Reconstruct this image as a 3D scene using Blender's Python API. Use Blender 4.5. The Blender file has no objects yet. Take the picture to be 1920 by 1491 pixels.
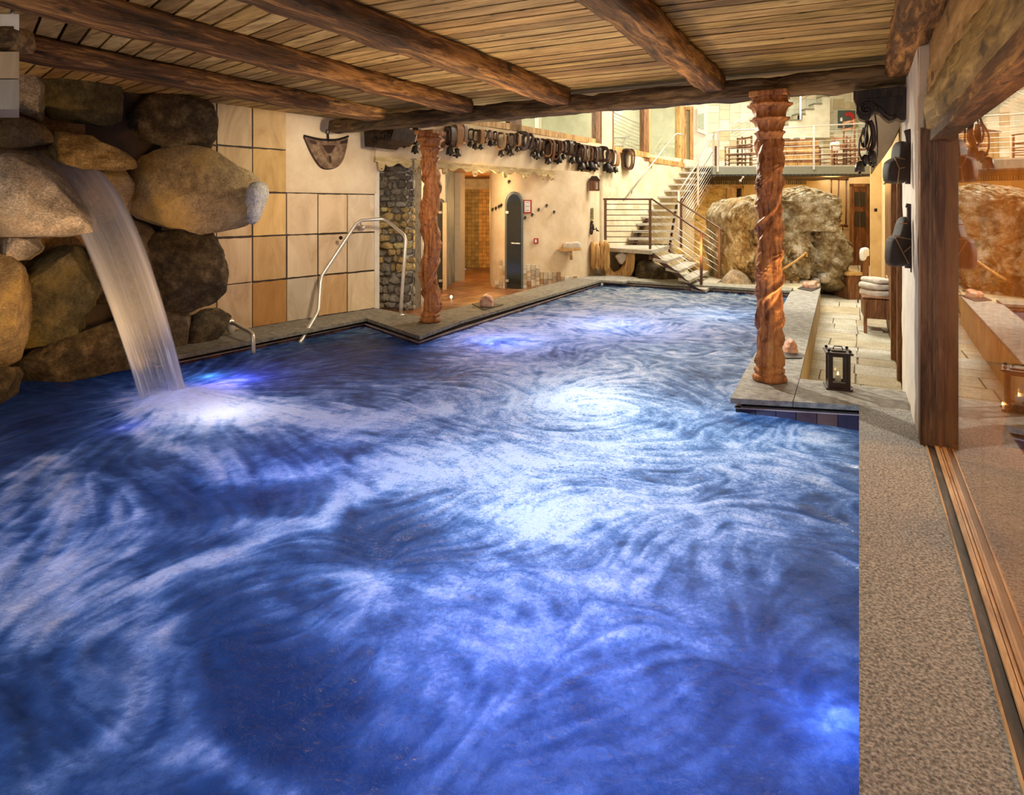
import bpy, math, random
import numpy as np
from mathutils import Vector, noise as mnoise

# ---------------------------------------------------------------- camera, world, exposure
F = 1150.0; HY = 388.0; EYE = 1.65; AL = math.radians(29.5)
SA, CA = math.sin(AL), math.cos(AL)
scene = bpy.context.scene
COL = scene.collection
cam_d = bpy.data.cameras.new('camera'); cam = bpy.data.objects.new('camera', cam_d); COL.objects.link(cam)
cam.location = (0, 0, EYE); cam.rotation_euler = (math.pi/2, 0, AL)
cam_d.sensor_width = 36; cam_d.lens = 36*F/1920; cam_d.shift_x = 0; cam_d.shift_y = -(745.5-HY)/1920
cam_d.clip_start = 0.05; cam_d.clip_end = 100
scene.camera = cam
scene.view_settings.view_transform = 'Standard'; scene.view_settings.look = 'None'
scene.view_settings.gamma = 1; scene.view_settings.use_curve_mapping = False
scene.view_settings.exposure = 0.0
world = bpy.data.worlds.new('world'); scene.world = world; world.use_nodes = True
world.node_tree.nodes['Background'].inputs[0].default_value = (1.0, 0.80, 0.58, 1)
world.node_tree.nodes['Background'].inputs[1].default_value = 0.42

def cw(X, d): return (X*CA - d*SA, X*SA + d*CA)
def D(px, py, d):                      # photograph pixel at a distance
    x, y = cw((px-960)/F*d, d); return Vector((x, y, EYE + (HY-py)/F*d))
def P(px, py, z):                      # photograph pixel on a horizontal plane
    d = (EYE-z)*F/(py-HY); return D(px, py, d)
def W(px, py, a, b):                   # photograph pixel on the upright plane through a and b
    rx, ry = cw((px-960)/F, 1.0); ex, ey = b[0]-a[0], b[1]-a[1]
    det = rx*(-ey) + ry*ex
    d = (a[0]*(-ey) + a[1]*ex)/det
    return D(px, py, d)

def lamp(name, kind, loc, power, color, size=0.3, target=None, spot=60, blend=0.5):
    l = bpy.data.lights.new(name, kind); l.energy = power; l.color = color
    if kind == 'AREA': l.size = size
    else: l.shadow_soft_size = size
    if kind == 'SPOT': l.spot_size = math.radians(spot); l.spot_blend = blend
    o = bpy.data.objects.new(name, l); COL.objects.link(o); o.location = loc
    if target is not None: o.rotation_euler = (Vector(target)-Vector(loc)).to_track_quat('-Z', 'Y').to_euler()
    return o
WARM = (1.0, 0.66, 0.30); GOLD = (1.0, 0.55, 0.16); SOFT = (1.0, 0.83, 0.60); PALE = (1.0, 0.93, 0.78)
BLUE = (0.09, 0.22, 1.0); VIO = (0.22, 0.18, 1.0); CYAN = (0.25, 0.6, 1.0); COOL = (0.62, 0.80, 1.0)
# room lamps, plus fills added without a fixture
lamp('spot_rocks_low', 'SPOT', D(240, 640, 4.9), 120, GOLD, .08, D(60, 430, 6.3), 110, .9)
lamp('spot_rocks', 'SPOT', D(520, 40, 5.8), 620, WARM, .15, D(230, 400, 6.7), 80, .9)
lamp('spot_tiles', 'SPOT', D(790, 235, 7.0), 260, SOFT, .15, D(560, 420, 9.0), 95, .9)
lamp('shower_area', 'POINT', D(900, 345, 12.0), 90, WARM, .3)
lamp('shower_niche', 'POINT', D(905, 390, 15.2), 60, GOLD, .2)
lamp('shower_wall', 'SPOT', D(860, 300, 9.8), 190, SOFT, .3, D(1030, 430, 13.5), 80, .9)
lamp('atrium_spot', 'SPOT', D(1090, 205, 9.6), 1000, PALE, .05, D(1560, 740, 5.4), 60, .6)
lamp('atrium_high', 'AREA', D(1400, 60, 14.5), 600, PALE, 3.0, D(1400, 480, 14.5))
lamp('boulder_gold', 'SPOT', D(1320, 470, 12.6), 190, GOLD, .3, D(1400, 440, 15.2), 90, .9)
lamp('boulder_right', 'SPOT', D(1560, 330, 12.6), 130, PALE, .1, D(1490, 440, 15.2), 50, .9)
lamp('gallery_light', 'AREA', D(1480, 120, 20.0), 500, PALE, 3.0, D(1480, 300, 20.5))
lamp('corridor_light', 'POINT', D(960, 190, 14.6), 150, PALE, .5); lamp('corridor_lamp', 'POINT', D(1150, 190, 20.5), 160, PALE, .5)
lamp('under_gallery', 'POINT', D(1560, 345, 18.6), 110, GOLD, .3)
lamp('walkway_light', 'SPOT', D(1600, 250, 9.0), 260, PALE, .2, D(1600, 560, 11.0), 90, .9)
lamp('ceiling_up', 'SPOT', D(1000, 640, 6.5), 380, WARM, .4, D(900, 60, 5.0), 120, 1.0)
lamp('beam_up', 'SPOT', D(1500, 620, 5.6), 100, WARM, .3, D(1400, 60, 5.0), 110, 1.0)
lamp('interior_light', 'POINT', (3.4, 5.2, 2.2), 330, GOLD, .3)
lamp('lintel_fill', 'SPOT', (-.9, 2.6, 1.2), 45, WARM, .3, (.45, 3.0, 2.5), 100, 1.0)  # added light with no fixture, warms the beam above the glass
lamp('near_fill', 'AREA', (-2.2, -1.5, 2.6), 90, (.95, .95, 1.0), 2.0, (-2.0, 4.0, 0))

# ---------------------------------------------------------------- mesh helpers
ORG = {}
def nz(p, s=1.0, seed=0):
    return mnoise.noise(Vector((p[0]*s+seed*7.31, p[1]*s-seed*3.17, p[2]*s+seed*1.93)))
def fbm(p, s=1.0, seed=0, o=4):
    a, f, t = 1.0, s, 0.0
    for _ in range(o): t += a*nz(p, f, seed); a *= .5; f *= 2.03
    return t
class MB:
    def __init__(s): s.v = []; s.f = []; s.c = []
    def add(s, vs, fs, col=(1, 1, 1)):
        n = len(s.v); s.v += [Vector(v) for v in vs]
        for f in fs: s.f.append([i+n for i in f]); s.c.append(col)
        return s
    def hexa(s, p, col=(1, 1, 1)):     # 8 corners: four below, four above, same turn
        return s.add(p, [(3, 2, 1, 0), (4, 5, 6, 7), (0, 1, 5, 4), (1, 2, 6, 5), (2, 3, 7, 6), (3, 0, 4, 7)], col)
    def box(s, a, b, col=(1, 1, 1)):
        x0, y0, z0 = a; x1, y1, z1 = b
        if x0 > x1: x0, x1 = x1, x0
        if y0 > y1: y0, y1 = y1, y0
        if z0 > z1: z0, z1 = z1, z0
        return s.hexa([(x0,y0,z0),(x1,y0,z0),(x1,y1,z0),(x0,y1,z0),(x0,y0,z1),(x1,y0,z1),(x1,y1,z1),(x0,y1,z1)], col)
    def bbox(s, a, b, r=.01, col=(1, 1, 1)):   # box with chamfered upright and top edges
        x0, y0, z0 = a; x1, y1, z1 = b
        def ring(i, z): return [(x0+i, y0, z), (x1-i, y0, z), (x1, y0+i, z), (x1, y1-i, z), (x1-i, y1, z), (x0+i, y1, z), (x0, y1-i, z), (x0, y0+i, z)]
        def ring2(i, z):
            return [(x0+i+i, y0+i, z), (x1-i-i, y0+i, z), (x1-i, y0+i+i, z), (x1-i, y1-i-i, z), (x1-i-i, y1-i, z), (x0+i+i, y1-i, z), (x0+i, y1-i-i, z), (x0+i, y0+i+i, z)]
        rs = [ring2(r, z0), ring(r, z0+r), ring(r, z1-r), ring2(r, z1)]
        n = 8; vs = [p for q in rs for p in q]; fs = []
        for k in range(3):
            for i in range(n): fs.append((k*n+i, k*n+(i+1) % n, (k+1)*n+(i+1) % n, (k+1)*n+i))
        fs.append(tuple(range(n-1, -1, -1))); fs.append(tuple(3*n+i for i in range(n)))
        return s.add(vs, fs, col)
    def prism(s, poly, z0, z1, col=(1, 1, 1)):  # plan polygon (x, y), counter-clockwise from above
        n = len(poly)
        vs = [(p[0], p[1], z0) for p in poly] + [(p[0], p[1], z1) for p in poly]
        fs = [tuple(range(n-1, -1, -1)), tuple(range(n, 2*n))] + [(i, (i+1) % n, n+(i+1) % n, n+i) for i in range(n)]
        return s.add(vs, fs, col)
    def slab(s, pts, off, col=(1, 1, 1)):       # any flat polygon thickened by the vector off
        n = len(pts); pts = [Vector(p) for p in pts]; off = Vector(off)
        vs = pts + [p+off for p in pts]
        fs = [tuple(range(n)), tuple(range(2*n-1, n-1, -1))] + [(i, n+i, n+(i+1) % n, (i+1) % n) for i in range(n)]
        return s.add(vs, fs, col)
    def tube(s, pts, r, n=8, col=(1, 1, 1), cap=True, flat=1.0, up=None):
        pts = [Vector(p) for p in pts]; m = len(pts)
        rr = r if isinstance(r, (list, tuple)) else [r]*m
        vs = []; N = None
        for i in range(m):
            t = (pts[min(i+1, m-1)]-pts[max(i-1, 0)])
            if t.length < 1e-9: t = Vector((0, 0, 1))
            t.normalize()
            if N is None:
                N = Vector(up) if up is not None else (Vector((0, 0, 1)) if abs(t.z) < .9 else Vector((1, 0, 0)))
            N = (N - t*N.dot(t))
            if N.length < 1e-6: N = t.orthogonal()
            N.normalize(); B = t.cross(N)
            for k in range(n):
                a = 2*math.pi*k/n; vs.append(pts[i]+(N*math.cos(a)*flat+B*math.sin(a))*rr[i])
        fs = [(i*n+k, i*n+(k+1) % n, (i+1)*n+(k+1) % n, (i+1)*n+k) for i in range(m-1) for k in range(n)]
        if cap: fs += [tuple(range(n-1, -1, -1)), tuple((m-1)*n+k for k in range(n))]
        return s.add(vs, fs, col)
    def lathe(s, prof, c=(0, 0, 0), n=16, col=(1, 1, 1), fn=None):   # prof: (r, z)
        c = Vector(c); vs = []; m = len(prof)
        for j, (r, z) in enumerate(prof):
            for k in range(n):
                a = 2*math.pi*k/n; q = r if fn is None else fn(r, z, a)
                vs.append(c+Vector((q*math.cos(a), q*math.sin(a), z)))
        fs = [(j*n+k, j*n+(k+1) % n, (j+1)*n+(k+1) % n, (j+1)*n+k) for j in range(m-1) for k in range(n)]
        fs += [tuple(range(n-1, -1, -1)), tuple((m-1)*n+k for k in range(n))]
        return s.add(vs, fs, col)
    def ball(s, c, r, n=8, col=(1, 1, 1), sc=(1, 1, 1)):
        c = Vector(c); prof = [(max(1e-4, r*math.sin(math.pi*j/n)), -r*math.cos(math.pi*j/n)) for j in range(n+1)]
        m = MB().lathe(prof, (0, 0, 0), n+2)
        return s.add([c+Vector((v.x*sc[0], v.y*sc[1], v.z*sc[2])) for v in m.v], m.f, col)
    def strip(s, A, B, col=(1, 1, 1)):
        n = len(A); return s.add(list(A)+list(B), [(i, i+1, n+i+1, n+i) for i in range(n-1)], col)
    def warp(s, fn): s.v = [Vector(fn(v)) for v in s.v]; return s
    def build(s, name, mat, parent=None, origin=None, smooth=False, local=False):
        if parent is not None: o0 = Vector((0, 0, 0)) if local else ORG.get(parent.name, Vector((0, 0, 0)))
        elif origin is not None: o0 = Vector(origin)
        elif local: o0 = Vector((0, 0, 0))
        else:
            xs = [v.x for v in s.v]; ys = [v.y for v in s.v]; zs = [v.z for v in s.v]
            o0 = Vector(((min(xs)+max(xs))/2, (min(ys)+max(ys))/2, min(zs)))
        me = bpy.data.meshes.new(name)
        me.from_pydata([tuple(v-o0) for v in s.v], [], s.f); me.update()
        if any(c != (1, 1, 1) for c in s.c):
            ca = me.color_attributes.new('Col', 'FLOAT_COLOR', 'CORNER'); arr = []
            for f, c in zip(s.f, s.c): arr += [c[0], c[1], c[2], 1.0]*len(f)
            ca.data.foreach_set('color', arr)
        if smooth: me.shade_smooth()
        if isinstance(mat, (list, tuple)):
            for m in mat: me.materials.append(m)
        else: me.materials.append(mat)
        o = bpy.data.objects.new(name, me); COL.objects.link(o)
        if parent is None: o.location = o0; ORG[o.name] = o0
        else: o.parent = parent; ORG[o.name] = o0
        return o
def tag(o, label, cat, group=None, kind=None):
    o['label'] = label; o['category'] = cat
    if group: o['group'] = group
    if kind: o['kind'] = kind
    return o
def thing(name, label, cat, loc=(0, 0, 0), group=None, rotz=0.0):
    o = bpy.data.objects.new(name, None); COL.objects.link(o); o.location = loc; o.rotation_euler = (0, 0, rotz)
    o.empty_display_size = .1; ORG[o.name] = Vector(loc); return tag(o, label, cat, group)
def struct(o): o['kind'] = 'structure'; return o
def dup(root, loc, rot=(0, 0, 0), label=None, sc=None):
    r = root.copy(); COL.objects.link(r); r.location = loc; r.rotation_euler = rot
    if sc: r.scale = sc
    if label: r['label'] = label
    for ch in list(root.children):
        c = ch.copy(); COL.objects.link(c); c.parent = r
        for g in list(ch.children):
            e = g.copy(); COL.objects.link(e); e.parent = c
    return r

# ---------------------------------------------------------------- materials
class NT:
    def __init__(s, name):
        s.m = bpy.data.materials.new(name); s.m.use_nodes = True; s.t = s.m.node_tree; s.t.nodes.clear()
        s.out = s.n('ShaderNodeOutputMaterial')
    def n(s, kind, **kw):
        nd = s.t.nodes.new(kind)
        for k, v in kw.items():
            if k.startswith('i_'): nd.inputs[int(k[2:])].default_value = v
            else: setattr(nd, k, v)
        return nd
    def l(s, a, b): s.t.links.new(a, b)
    def coord(s, scale=(1, 1, 1), kind='Object', rot=(0, 0, 0)):
        tc = s.n('ShaderNodeTexCoord'); mp = s.n('ShaderNodeMapping'); mp.inputs['Scale'].default_value = scale; mp.inputs['Rotation'].default_value = rot
        s.l(tc.outputs[kind], mp.inputs[0]); return mp.outputs[0]
    def noise(s, vec, scale, detail=6, rough=.6, dist=0.0):
        nd = s.n('ShaderNodeTexNoise'); nd.inputs['Scale'].default_value = scale; nd.inputs['Detail'].default_value = detail
        nd.inputs['Roughness'].default_value = rough; nd.inputs['Distortion'].default_value = dist
        s.l(vec, nd.inputs['Vector']); return nd.outputs['Fac']
    def ramp(s, fac, stops):
        r = s.n('ShaderNodeValToRGB'); e = r.color_ramp.elements
        while len(e) < len(stops): e.new(.5)
        for q, (p, c) in zip(e, stops): q.position = p; q.color = (c[0], c[1], c[2], 1) if not isinstance(c, float) else (c, c, c, 1)
        s.l(fac, r.inputs[0]); return r.outputs[0]
    def mix(s, fac, a, b, mode='MIX'):
        m = s.n('ShaderNodeMix', data_type='RGBA', blend_type=mode)
        for sock, v in ((m.inputs[0], fac), (m.inputs[6], a), (m.inputs[7], b)):
            if hasattr(v, 'is_linked') or hasattr(v, 'links'): s.l(v, sock)
            elif isinstance(v, (int, float)): sock.default_value = v
            else: sock.default_value = (*v, 1)
        return m.outputs[2]
    def math(s, op, a, b=None, clamp=False):
        m = s.n('ShaderNodeMath', operation=op, use_clamp=clamp)
        for i, v in enumerate((a, b)):
            if v is None: continue
            if hasattr(v, 'links'): s.l(v, m.inputs[i])
            else: m.inputs[i].default_value = v
        return m.outputs[0]
    def bump(s, h, strength=.5, dist=.01):
        b = s.n('ShaderNodeBump'); b.inputs['Strength'].default_value = strength; b.inputs['Distance'].default_value = dist
        s.l(h, b.inputs['Height']); return b.outputs[0]
    def pbsdf(s, col, rough=.7, metal=0.0, normal=None, spec=.4):
        p = s.n('ShaderNodeBsdfPrincipled')
        for key, v in (('Base Color', col), ('Roughness', rough)):
            if hasattr(v, 'links'): s.l(v, p.inputs[key])
            else: p.inputs[key].default_value = (*v, 1) if isinstance(v, tuple) else v
        p.inputs['Metallic'].default_value = metal; p.inputs['Specular IOR Level'].default_value = spec
        if normal is not None: s.l(normal, p.inputs['Normal'])
        return p
    def done(s, shader): s.l(shader, s.out.inputs[0]); return s.m

def surf(name, stops, scale=(1, 1, 1), nscale=4, detail=8, rough=.75, bump=.4, bdist=.01, metal=0.0, vc=False, fine=None, spots=None, spec=.35, dist=0.0, hue=None, nr=.62):
    t = NT(name); v = t.coord(scale); f = t.noise(v, nscale, detail, nr, dist); c = t.ramp(f, stops)
    h = f
    if fine:
        g = t.noise(t.coord(fine[1] if len(fine) > 1 else (1, 1, 1)), fine[0], 3 if nr < .7 else 9, .6 if nr < .7 else .75)
        c = t.mix(.6, c, t.ramp(g, [(.35, (.35,)*3), (.62, (1.0,)*3)]), 'MULTIPLY'); h = t.math('ADD', f, t.math('MULTIPLY', g, .8))
    if nr > .7:  # crisp mineral grain
        g2 = t.noise(t.coord((1, 1, 1.6)), fine[0]*3.2, 8, .8, .5); c = t.mix(.75, c, t.ramp(g2, [(.38, (.45,)*3), (.50, (1.25,)*3), (.64, (2.4,)*3)]), 'MULTIPLY'); h = t.math('ADD', h, t.math('MULTIPLY', g2, .5))
    if hue:      # large stains: colour, scale, threshold
        q = t.noise(t.coord(), hue[1], 4, .6); c = t.mix(t.ramp(q, [(hue[2], 0.0), (hue[2]+.16, .75)]), c, hue[0])
    if spots:    # colour, scale, threshold
        q = t.noise(t.coord(), spots[1], 2, .5); c = t.mix(t.ramp(q, [(spots[2], 0.0), (spots[2]+.05, 1.0)]), c, spots[0])
    if vc:
        a = t.n('ShaderNodeVertexColor', layer_name='Col'); c = t.mix(1.0, c, a.outputs[0], 'MULTIPLY')
    return t.done(t.pbsdf(c, rough, metal, t.bump(h, bump, bdist) if bump else None, spec).outputs[0])

def plain(name, c, rough=.6, metal=0.0, bump=0, spec=.4):
    t = NT(name); nr = None
    if bump: nr = t.bump(t.noise(t.coord(), 60, 4), bump, .003)
    v = t.noise(t.coord(), 9, 4); cc = t.mix(v, tuple(x*.82 for x in c), tuple(min(1, x*1.15) for x in c))
    return t.done(t.pbsdf(cc, rough, metal, nr, spec).outputs[0])
def glass_mat(name, tint=(1, 1, 1), f0=.04, refl=1.0, rough=0.0):
    t = NT(name); tr = t.n('ShaderNodeBsdfTransparent'); tr.inputs[0].default_value = (*tint, 1)
    g = t.n('ShaderNodeBsdfGlossy'); g.inputs['Roughness'].default_value = rough; g.inputs[0].default_value = (refl,)*3+(1,)
    lw = t.n('ShaderNodeLayerWeight'); lw.inputs[0].default_value = .5
    f = t.math('ADD', t.math('MULTIPLY', t.math('POWER', lw.outputs['Facing'], 5.0), 1-f0), f0, True)
    m = t.n('ShaderNodeMixShader'); t.l(f, m.inputs[0]); t.l(tr.outputs[0], m.inputs[1]); t.l(g.outputs[0], m.inputs[2])
    return t.done(m.outputs[0])
def glow_mat(name, c, s):
    t = NT(name); e = t.n('ShaderNodeEmission'); e.inputs[0].default_value = (*c, 1); e.inputs[1].default_value = s
    return t.done(e.outputs[0])
def wood(name, dark, mid, light, axis='y', ns=5, vc=False, rough=.62, bump=.6, bd=.012, knots=True):
    sc = {'x': (.12, 1, 1), 'y': (1, .12, 1), 'z': (1, 1, .12)}[axis]
    t = NT(name); v = t.coord(tuple(k*1.0 for k in sc)); f = t.noise(v, ns*4, 9, .68, .6); f2 = t.noise(t.coord(sc), ns*.8, 5, .6, .4)
    c = t.ramp(t.math('ADD', t.math('MULTIPLY', f, .55), t.math('MULTIPLY', f2, .45)), [(.39, dark), (.5, mid), (.61, light)])
    if knots:
        k = t.noise(t.coord(tuple(1 if a == 1 else .45 for a in sc)), ns*1.6, 2, .5)
        c = t.mix(t.ramp(k, [(.66, 0.0), (.74, .85)]), c, tuple(x*.4 for x in dark))
    if vc:
        a = t.n('ShaderNodeVertexColor', layer_name='Col'); c = t.mix(1.0, c, a.outputs[0], 'MULTIPLY')
    return t.done(t.pbsdf(c, rough, 0, t.bump(f, bump, bd), .35).outputs[0])

M = {}
M['beam_y'] = wood('hewn_wood_y', (.024, .010, .003), (.15, .064, .018), (.62, .31, .09), 'y', 5, bump=1.0, bd=.03)
M['beam_x'] = wood('hewn_wood_x', (.022, .012, .005), (.11, .060, .022), (.34, .21, .09), 'x', 5, bump=1.0, bd=.03)
M['lintel'] = wood('lintel_wood', (.07, .035, .008), (.27, .17, .045), (.55, .37, .13), 'y', 5, bump=.9, bd=.02)
M['plank'] = wood('plank_wood', (.15, .095, .036), (.38, .26, .105), (.58, .43, .20), 'x', 6, vc=True, bump=.4, bd=.006)
M['carved'] = wood('carved_wood', (.13, .034, .010), (.50, .175, .045), (.74, .33, .10), 'z', 7, rough=.42, bump=.6, bd=.012)
M['frame'] = wood('frame_wood', (.075, .03, .011), (.22, .10, .04), (.36, .18, .08), 'z', 7, rough=.45, bump=.4, bd=.005, knots=False)
M['track'] = wood('track_wood', (.20, .10, .035), (.50, .30, .13), (.72, .50, .27), 'y', 6, rough=.45, bump=.3, bd=.004, knots=False)
M['darktrack'] = wood('dark_track_wood', (.02, .013, .008), (.08, .05, .03), (.22, .14, .08), 'y', 6, rough=.5, bump=.5, bd=.006, knots=False)
M['honey'] = wood('honey_wood', (.30, .14, .04), (.58, .34, .12), (.75, .50, .22), 'z', 6, rough=.5, bump=.3, bd=.006)
M['honey_x'] = wood('honey_wood_x', (.30, .14, .04), (.56, .34, .12), (.75, .52, .22), 'x', 4, rough=.5, bump=.3, bd=.006)
M['brownwood'] = wood('brown_wood', (.06, .022, .010), (.20, .085, .035), (.34, .16, .07), 'z', 6, rough=.5, bump=.4, bd=.006)
M['valance'] = wood('valance_wood', (.30, .20, .08), (.52, .38, .17), (.70, .54, .28), 'y', 6, rough=.6, bump=.3, bd=.004)
M['rock'] = surf('grey_brown_rock', [(.30, (.05, .035, .02)), (.47, (.22, .16, .095)), (.58, (.33, .25, .15)), (.74, (.60, .52, .40))], nscale=3.2, detail=12, bump=.9, bdist=.05, fine=(22,), hue=((.36, .26, .07), 1.4, .54), nr=.73)
M['rock_olive'] = surf('olive_rock', [(.30, (.03, .028, .016)), (.46, (.15, .125, .06)), (.58, (.27, .22, .10)), (.75, (.52, .44, .27))], nscale=3.0, detail=12, bump=1.0, bdist=.06, fine=(25,), hue=((.40, .30, .07), 1.6, .52), nr=.73)
M['rock_dark'] = surf('dark_speckled_rock', [(.30, (.02, .013, .007)), (.47, (.10, .07, .035)), (.58, (.22, .155, .075)), (.72, (.46, .36, .22))], nscale=6, detail=12, bump=1.0, bdist=.05, fine=(33,), nr=.73)
M['rock_sand'] = surf('sandy_rock', [(.30, (.16, .10, .04)), (.47, (.40, .29, .15)), (.58, (.50, .38, .20)), (.74, (.66, .56, .40))], nscale=2.4, detail=12, bump=.7, bdist=.04, fine=(20,), hue=((.66, .42, .08), 1.2, .50), nr=.73)
M['rock_pale'] = surf('pale_rock', [(.30, (.12, .10, .085)), (.47, (.32, .28, .23)), (.56, (.50, .45, .38)), (.74, (.76, .70, .60))], nscale=2.2, detail=12, bump=.7, bdist=.04, fine=(15,), hue=((.62, .45, .25), 1.7, .56), nr=.73)
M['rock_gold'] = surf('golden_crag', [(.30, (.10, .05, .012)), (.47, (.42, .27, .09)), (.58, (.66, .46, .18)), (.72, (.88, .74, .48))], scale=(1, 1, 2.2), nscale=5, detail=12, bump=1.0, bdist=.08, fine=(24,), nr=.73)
M['boulder'] = surf('atrium_boulder_stone', [(.30, (.07, .035, .015)), (.43, (.30, .19, .08)), (.52, (.55, .43, .24)), (.64, (.88, .82, .68))], nscale=3.6, detail=12, bump=1.0, bdist=.10, fine=(20,), hue=((.62, .38, .09), .8, .56), nr=.73)
M['plaster'] = surf('cream_plaster', [(.3, (.66, .50, .31)), (.5, (.76, .60, .40)), (.7, (.84, .70, .50))], nscale=2.5, detail=8, bump=.35, bdist=.03, rough=.9)
M['plaster_w'] = surf('white_plaster', [(.3, (.62, .55, .46)), (.5, (.74, .68, .58)), (.7, (.82, .77, .68))], nscale=3, detail=8, bump=.4, bdist=.02, rough=.9)
M['plaster_y'] = surf('yellow_plaster', [(.3, (.68, .48, .22)), (.5, (.78, .58, .29)), (.7, (.85, .66, .36))], nscale=2, detail=8, bump=.3, bdist=.02, rough=.9)
M['mortar'] = surf('rough_mortar', [(.3, (.13, .07, .03)), (.5, (.30, .18, .08)), (.7, (.44, .29, .14))], nscale=3, detail=10, bump=.8, bdist=.04, fine=(30,), rough=.9)
M['bluewall'] = surf('blue_limewash', [(.3, (.10, .15, .22)), (.5, (.19, .25, .34)), (.7, (.42, .47, .54))], scale=(1, 1, .4), nscale=3, detail=8, bump=.4, bdist=.02, rough=.8)
M['slabstone'] = surf('sandstone_slabs', [(.28, (.62, .52, .42)), (.45, (.85, .78, .68)), (.62, (1.0, .96, .90))], scale=(1, 1, .35), nscale=2.6, detail=10, bump=.35, bdist=.015, vc=True, dist=1.6, rough=.7)
M['rubble'] = surf('rubble_stone', [(.3, (.5, .46, .4)), (.5, (.85, .82, .76)), (.7, (1., 1., 1.))], nscale=9, detail=8, bump=.8, bdist=.03, vc=True, fine=(50,), rough=.85)
M['granite'] = surf('grey_granite', [(.32, (.22, .215, .205)), (.5, (.38, .375, .36)), (.66, (.52, .51, .49))], nscale=14, detail=8, bump=.7, bdist=.004, fine=(130,), rough=.7, vc=True)
M['granite_near'] = surf('grey_granite_flamed', [(.34, (.15, .155, .165)), (.48, (.42, .43, .445)), (.62, (.74, .76, .78))], nscale=80, detail=7, bump=1.0, bdist=.006, fine=(120,), rough=.7, vc=True)
M['flag'] = surf('flagstone', [(.3, (.50, .47, .38)), (.5, (.72, .70, .60)), (.7, (.86, .85, .76))], nscale=3, detail=9, bump=.6, bdist=.02, vc=True, fine=(40,), rough=.6)
M['terra'] = surf('terracotta_floor', [(.3, (.13, .06, .03)), (.5, (.30, .15, .075)), (.7, (.50, .31, .18))], nscale=2.2, detail=8, bump=.3, bdist=.01, vc=True, rough=.3, dist=.8)
M['mosaic'] = surf('small_stone_tiles', [(.3, (.6, .58, .52)), (.5, (.86, .84, .80)), (.7, (1., 1., 1.))], nscale=6, detail=6, bump=.3, bdist=.01, vc=True, rough=.5)
M['pooltile'] = surf('pool_tiles', [(.3, (.5, .5, .5)), (.6, (1., 1., 1.))], nscale=3, detail=4, bump=0, vc=True, rough=.25)
M['gallerytile'] = surf('gallery_tiles', [(.3, (.8, .8, .78)), (.6, (1., 1., 1.))], nscale=3, detail=5, bump=.1, vc=True, rough=.4)
M['black'] = plain('black_gap', (.012, .010, .009), .8)
M['slate'] = plain('slate_tray', (.05, .045, .04), .6)
M['steel'] = plain('brushed_steel', (.70, .66, .60), .38, .75)
M['rail'] = plain('brown_painted_steel', (.13, .065, .045), .4, .4)
M['railw'] = plain('satin_steel', (.70, .66, .60), .3, .7)
M['iron'] = plain('black_iron', (.028, .022, .020), .45, .7, .3)
M['bronze'] = plain('old_bronze', (.075, .062, .05), .35, .8, .4)
M['leather_d'] = plain('dark_leather', (.050, .022, .014), .42, 0, .5)
M['leather_t'] = plain('tan_leather', (.34, .17, .065), .5, 0, .5)
M['leather_b'] = plain('brown_leather', (.14, .062, .030), .48, 0, .5)
M['towel'] = surf('terry_towel', [(.3, (.66, .58, .48)), (.6, (.88, .82, .73))], nscale=8, bump=.8, bdist=.012, fine=(160,), rough=.95)
M['towel_w'] = surf('white_towel', [(.3, (.82, .80, .74)), (.6, (.95, .93, .88))], nscale=8, bump=.6, bdist=.01, rough=.95)
M['salt'] = surf('rock_salt', [(.3, (.48, .19, .11)), (.5, (.80, .46, .32)), (.68, (.95, .78, .66))], nscale=9, detail=6, bump=.8, bdist=.02, rough=.35)
M['red'] = plain('red_enamel', (.42, .02, .015), .4)
M['paper'] = plain('white_paper', (.75, .72, .66), .7)
M['grey_ink'] = plain('grey_ink', (.25, .23, .21), .7)
M['olive_sign'] = plain('olive_sign', (.42, .36, .10), .5)
M['doorglass'] = plain('smoked_door_glass', (.030, .034, .030), .12, 0, 0, .6)
M['doorframe_g'] = plain('grey_door_frame', (.13, .14, .14), .45, .3)
M['plate'] = plain('dark_worn_leather_plate', (.045, .030, .022), .62, 0, .4, .3)
M['slabedge'] = plain('grey_green_fascia', (.20, .21, .17), .6)
M['pane'] = glass_mat('window_pane', (.93, .95, .90), .04)
M['bigpane'] = glass_mat('sliding_pane', (.97, .93, .84), .10, .95)
M['lampglass'] = glass_mat('lantern_pane', (.95, .95, .93), .04)
M['flame'] = glow_mat('candle_flame', (1.0, .5, .15), 14)
M['spotglow'] = glow_mat('lamp_glow', (1.0, .86, .6), 10)
M['wax'] = plain('candle_wax', (.8, .7, .5), .5)
M['flightwall'] = plain('riser_plate', (.10, .055, .045), .5, .3)
M['tread'] = surf('pale_stone_tread', [(.3, (.42, .38, .31)), (.6, (.60, .56, .47))], nscale=12, bump=.3, bdist=.004, fine=(70,), rough=.6)
M['darkwood'] = wood('dark_carved_wood', (.008, .005, .003), (.032, .017, .010), (.075, .04, .022), 'z', 7, rough=.5, bump=.5, bd=.008)
M['lanternwood'] = plain('dark_lantern_wood', (.045, .024, .016), .45)

# ================================================================= STRUCTURE
R = random.Random(7)
ZW = -0.13
TW1 = P(411, 623.5, 0); TW2 = P(702, 577.5, 0)
def tone(c, s=.12):
    k = 1+R.uniform(-s, s); return tuple(max(0, min(1, x*k)) for x in c)

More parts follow.
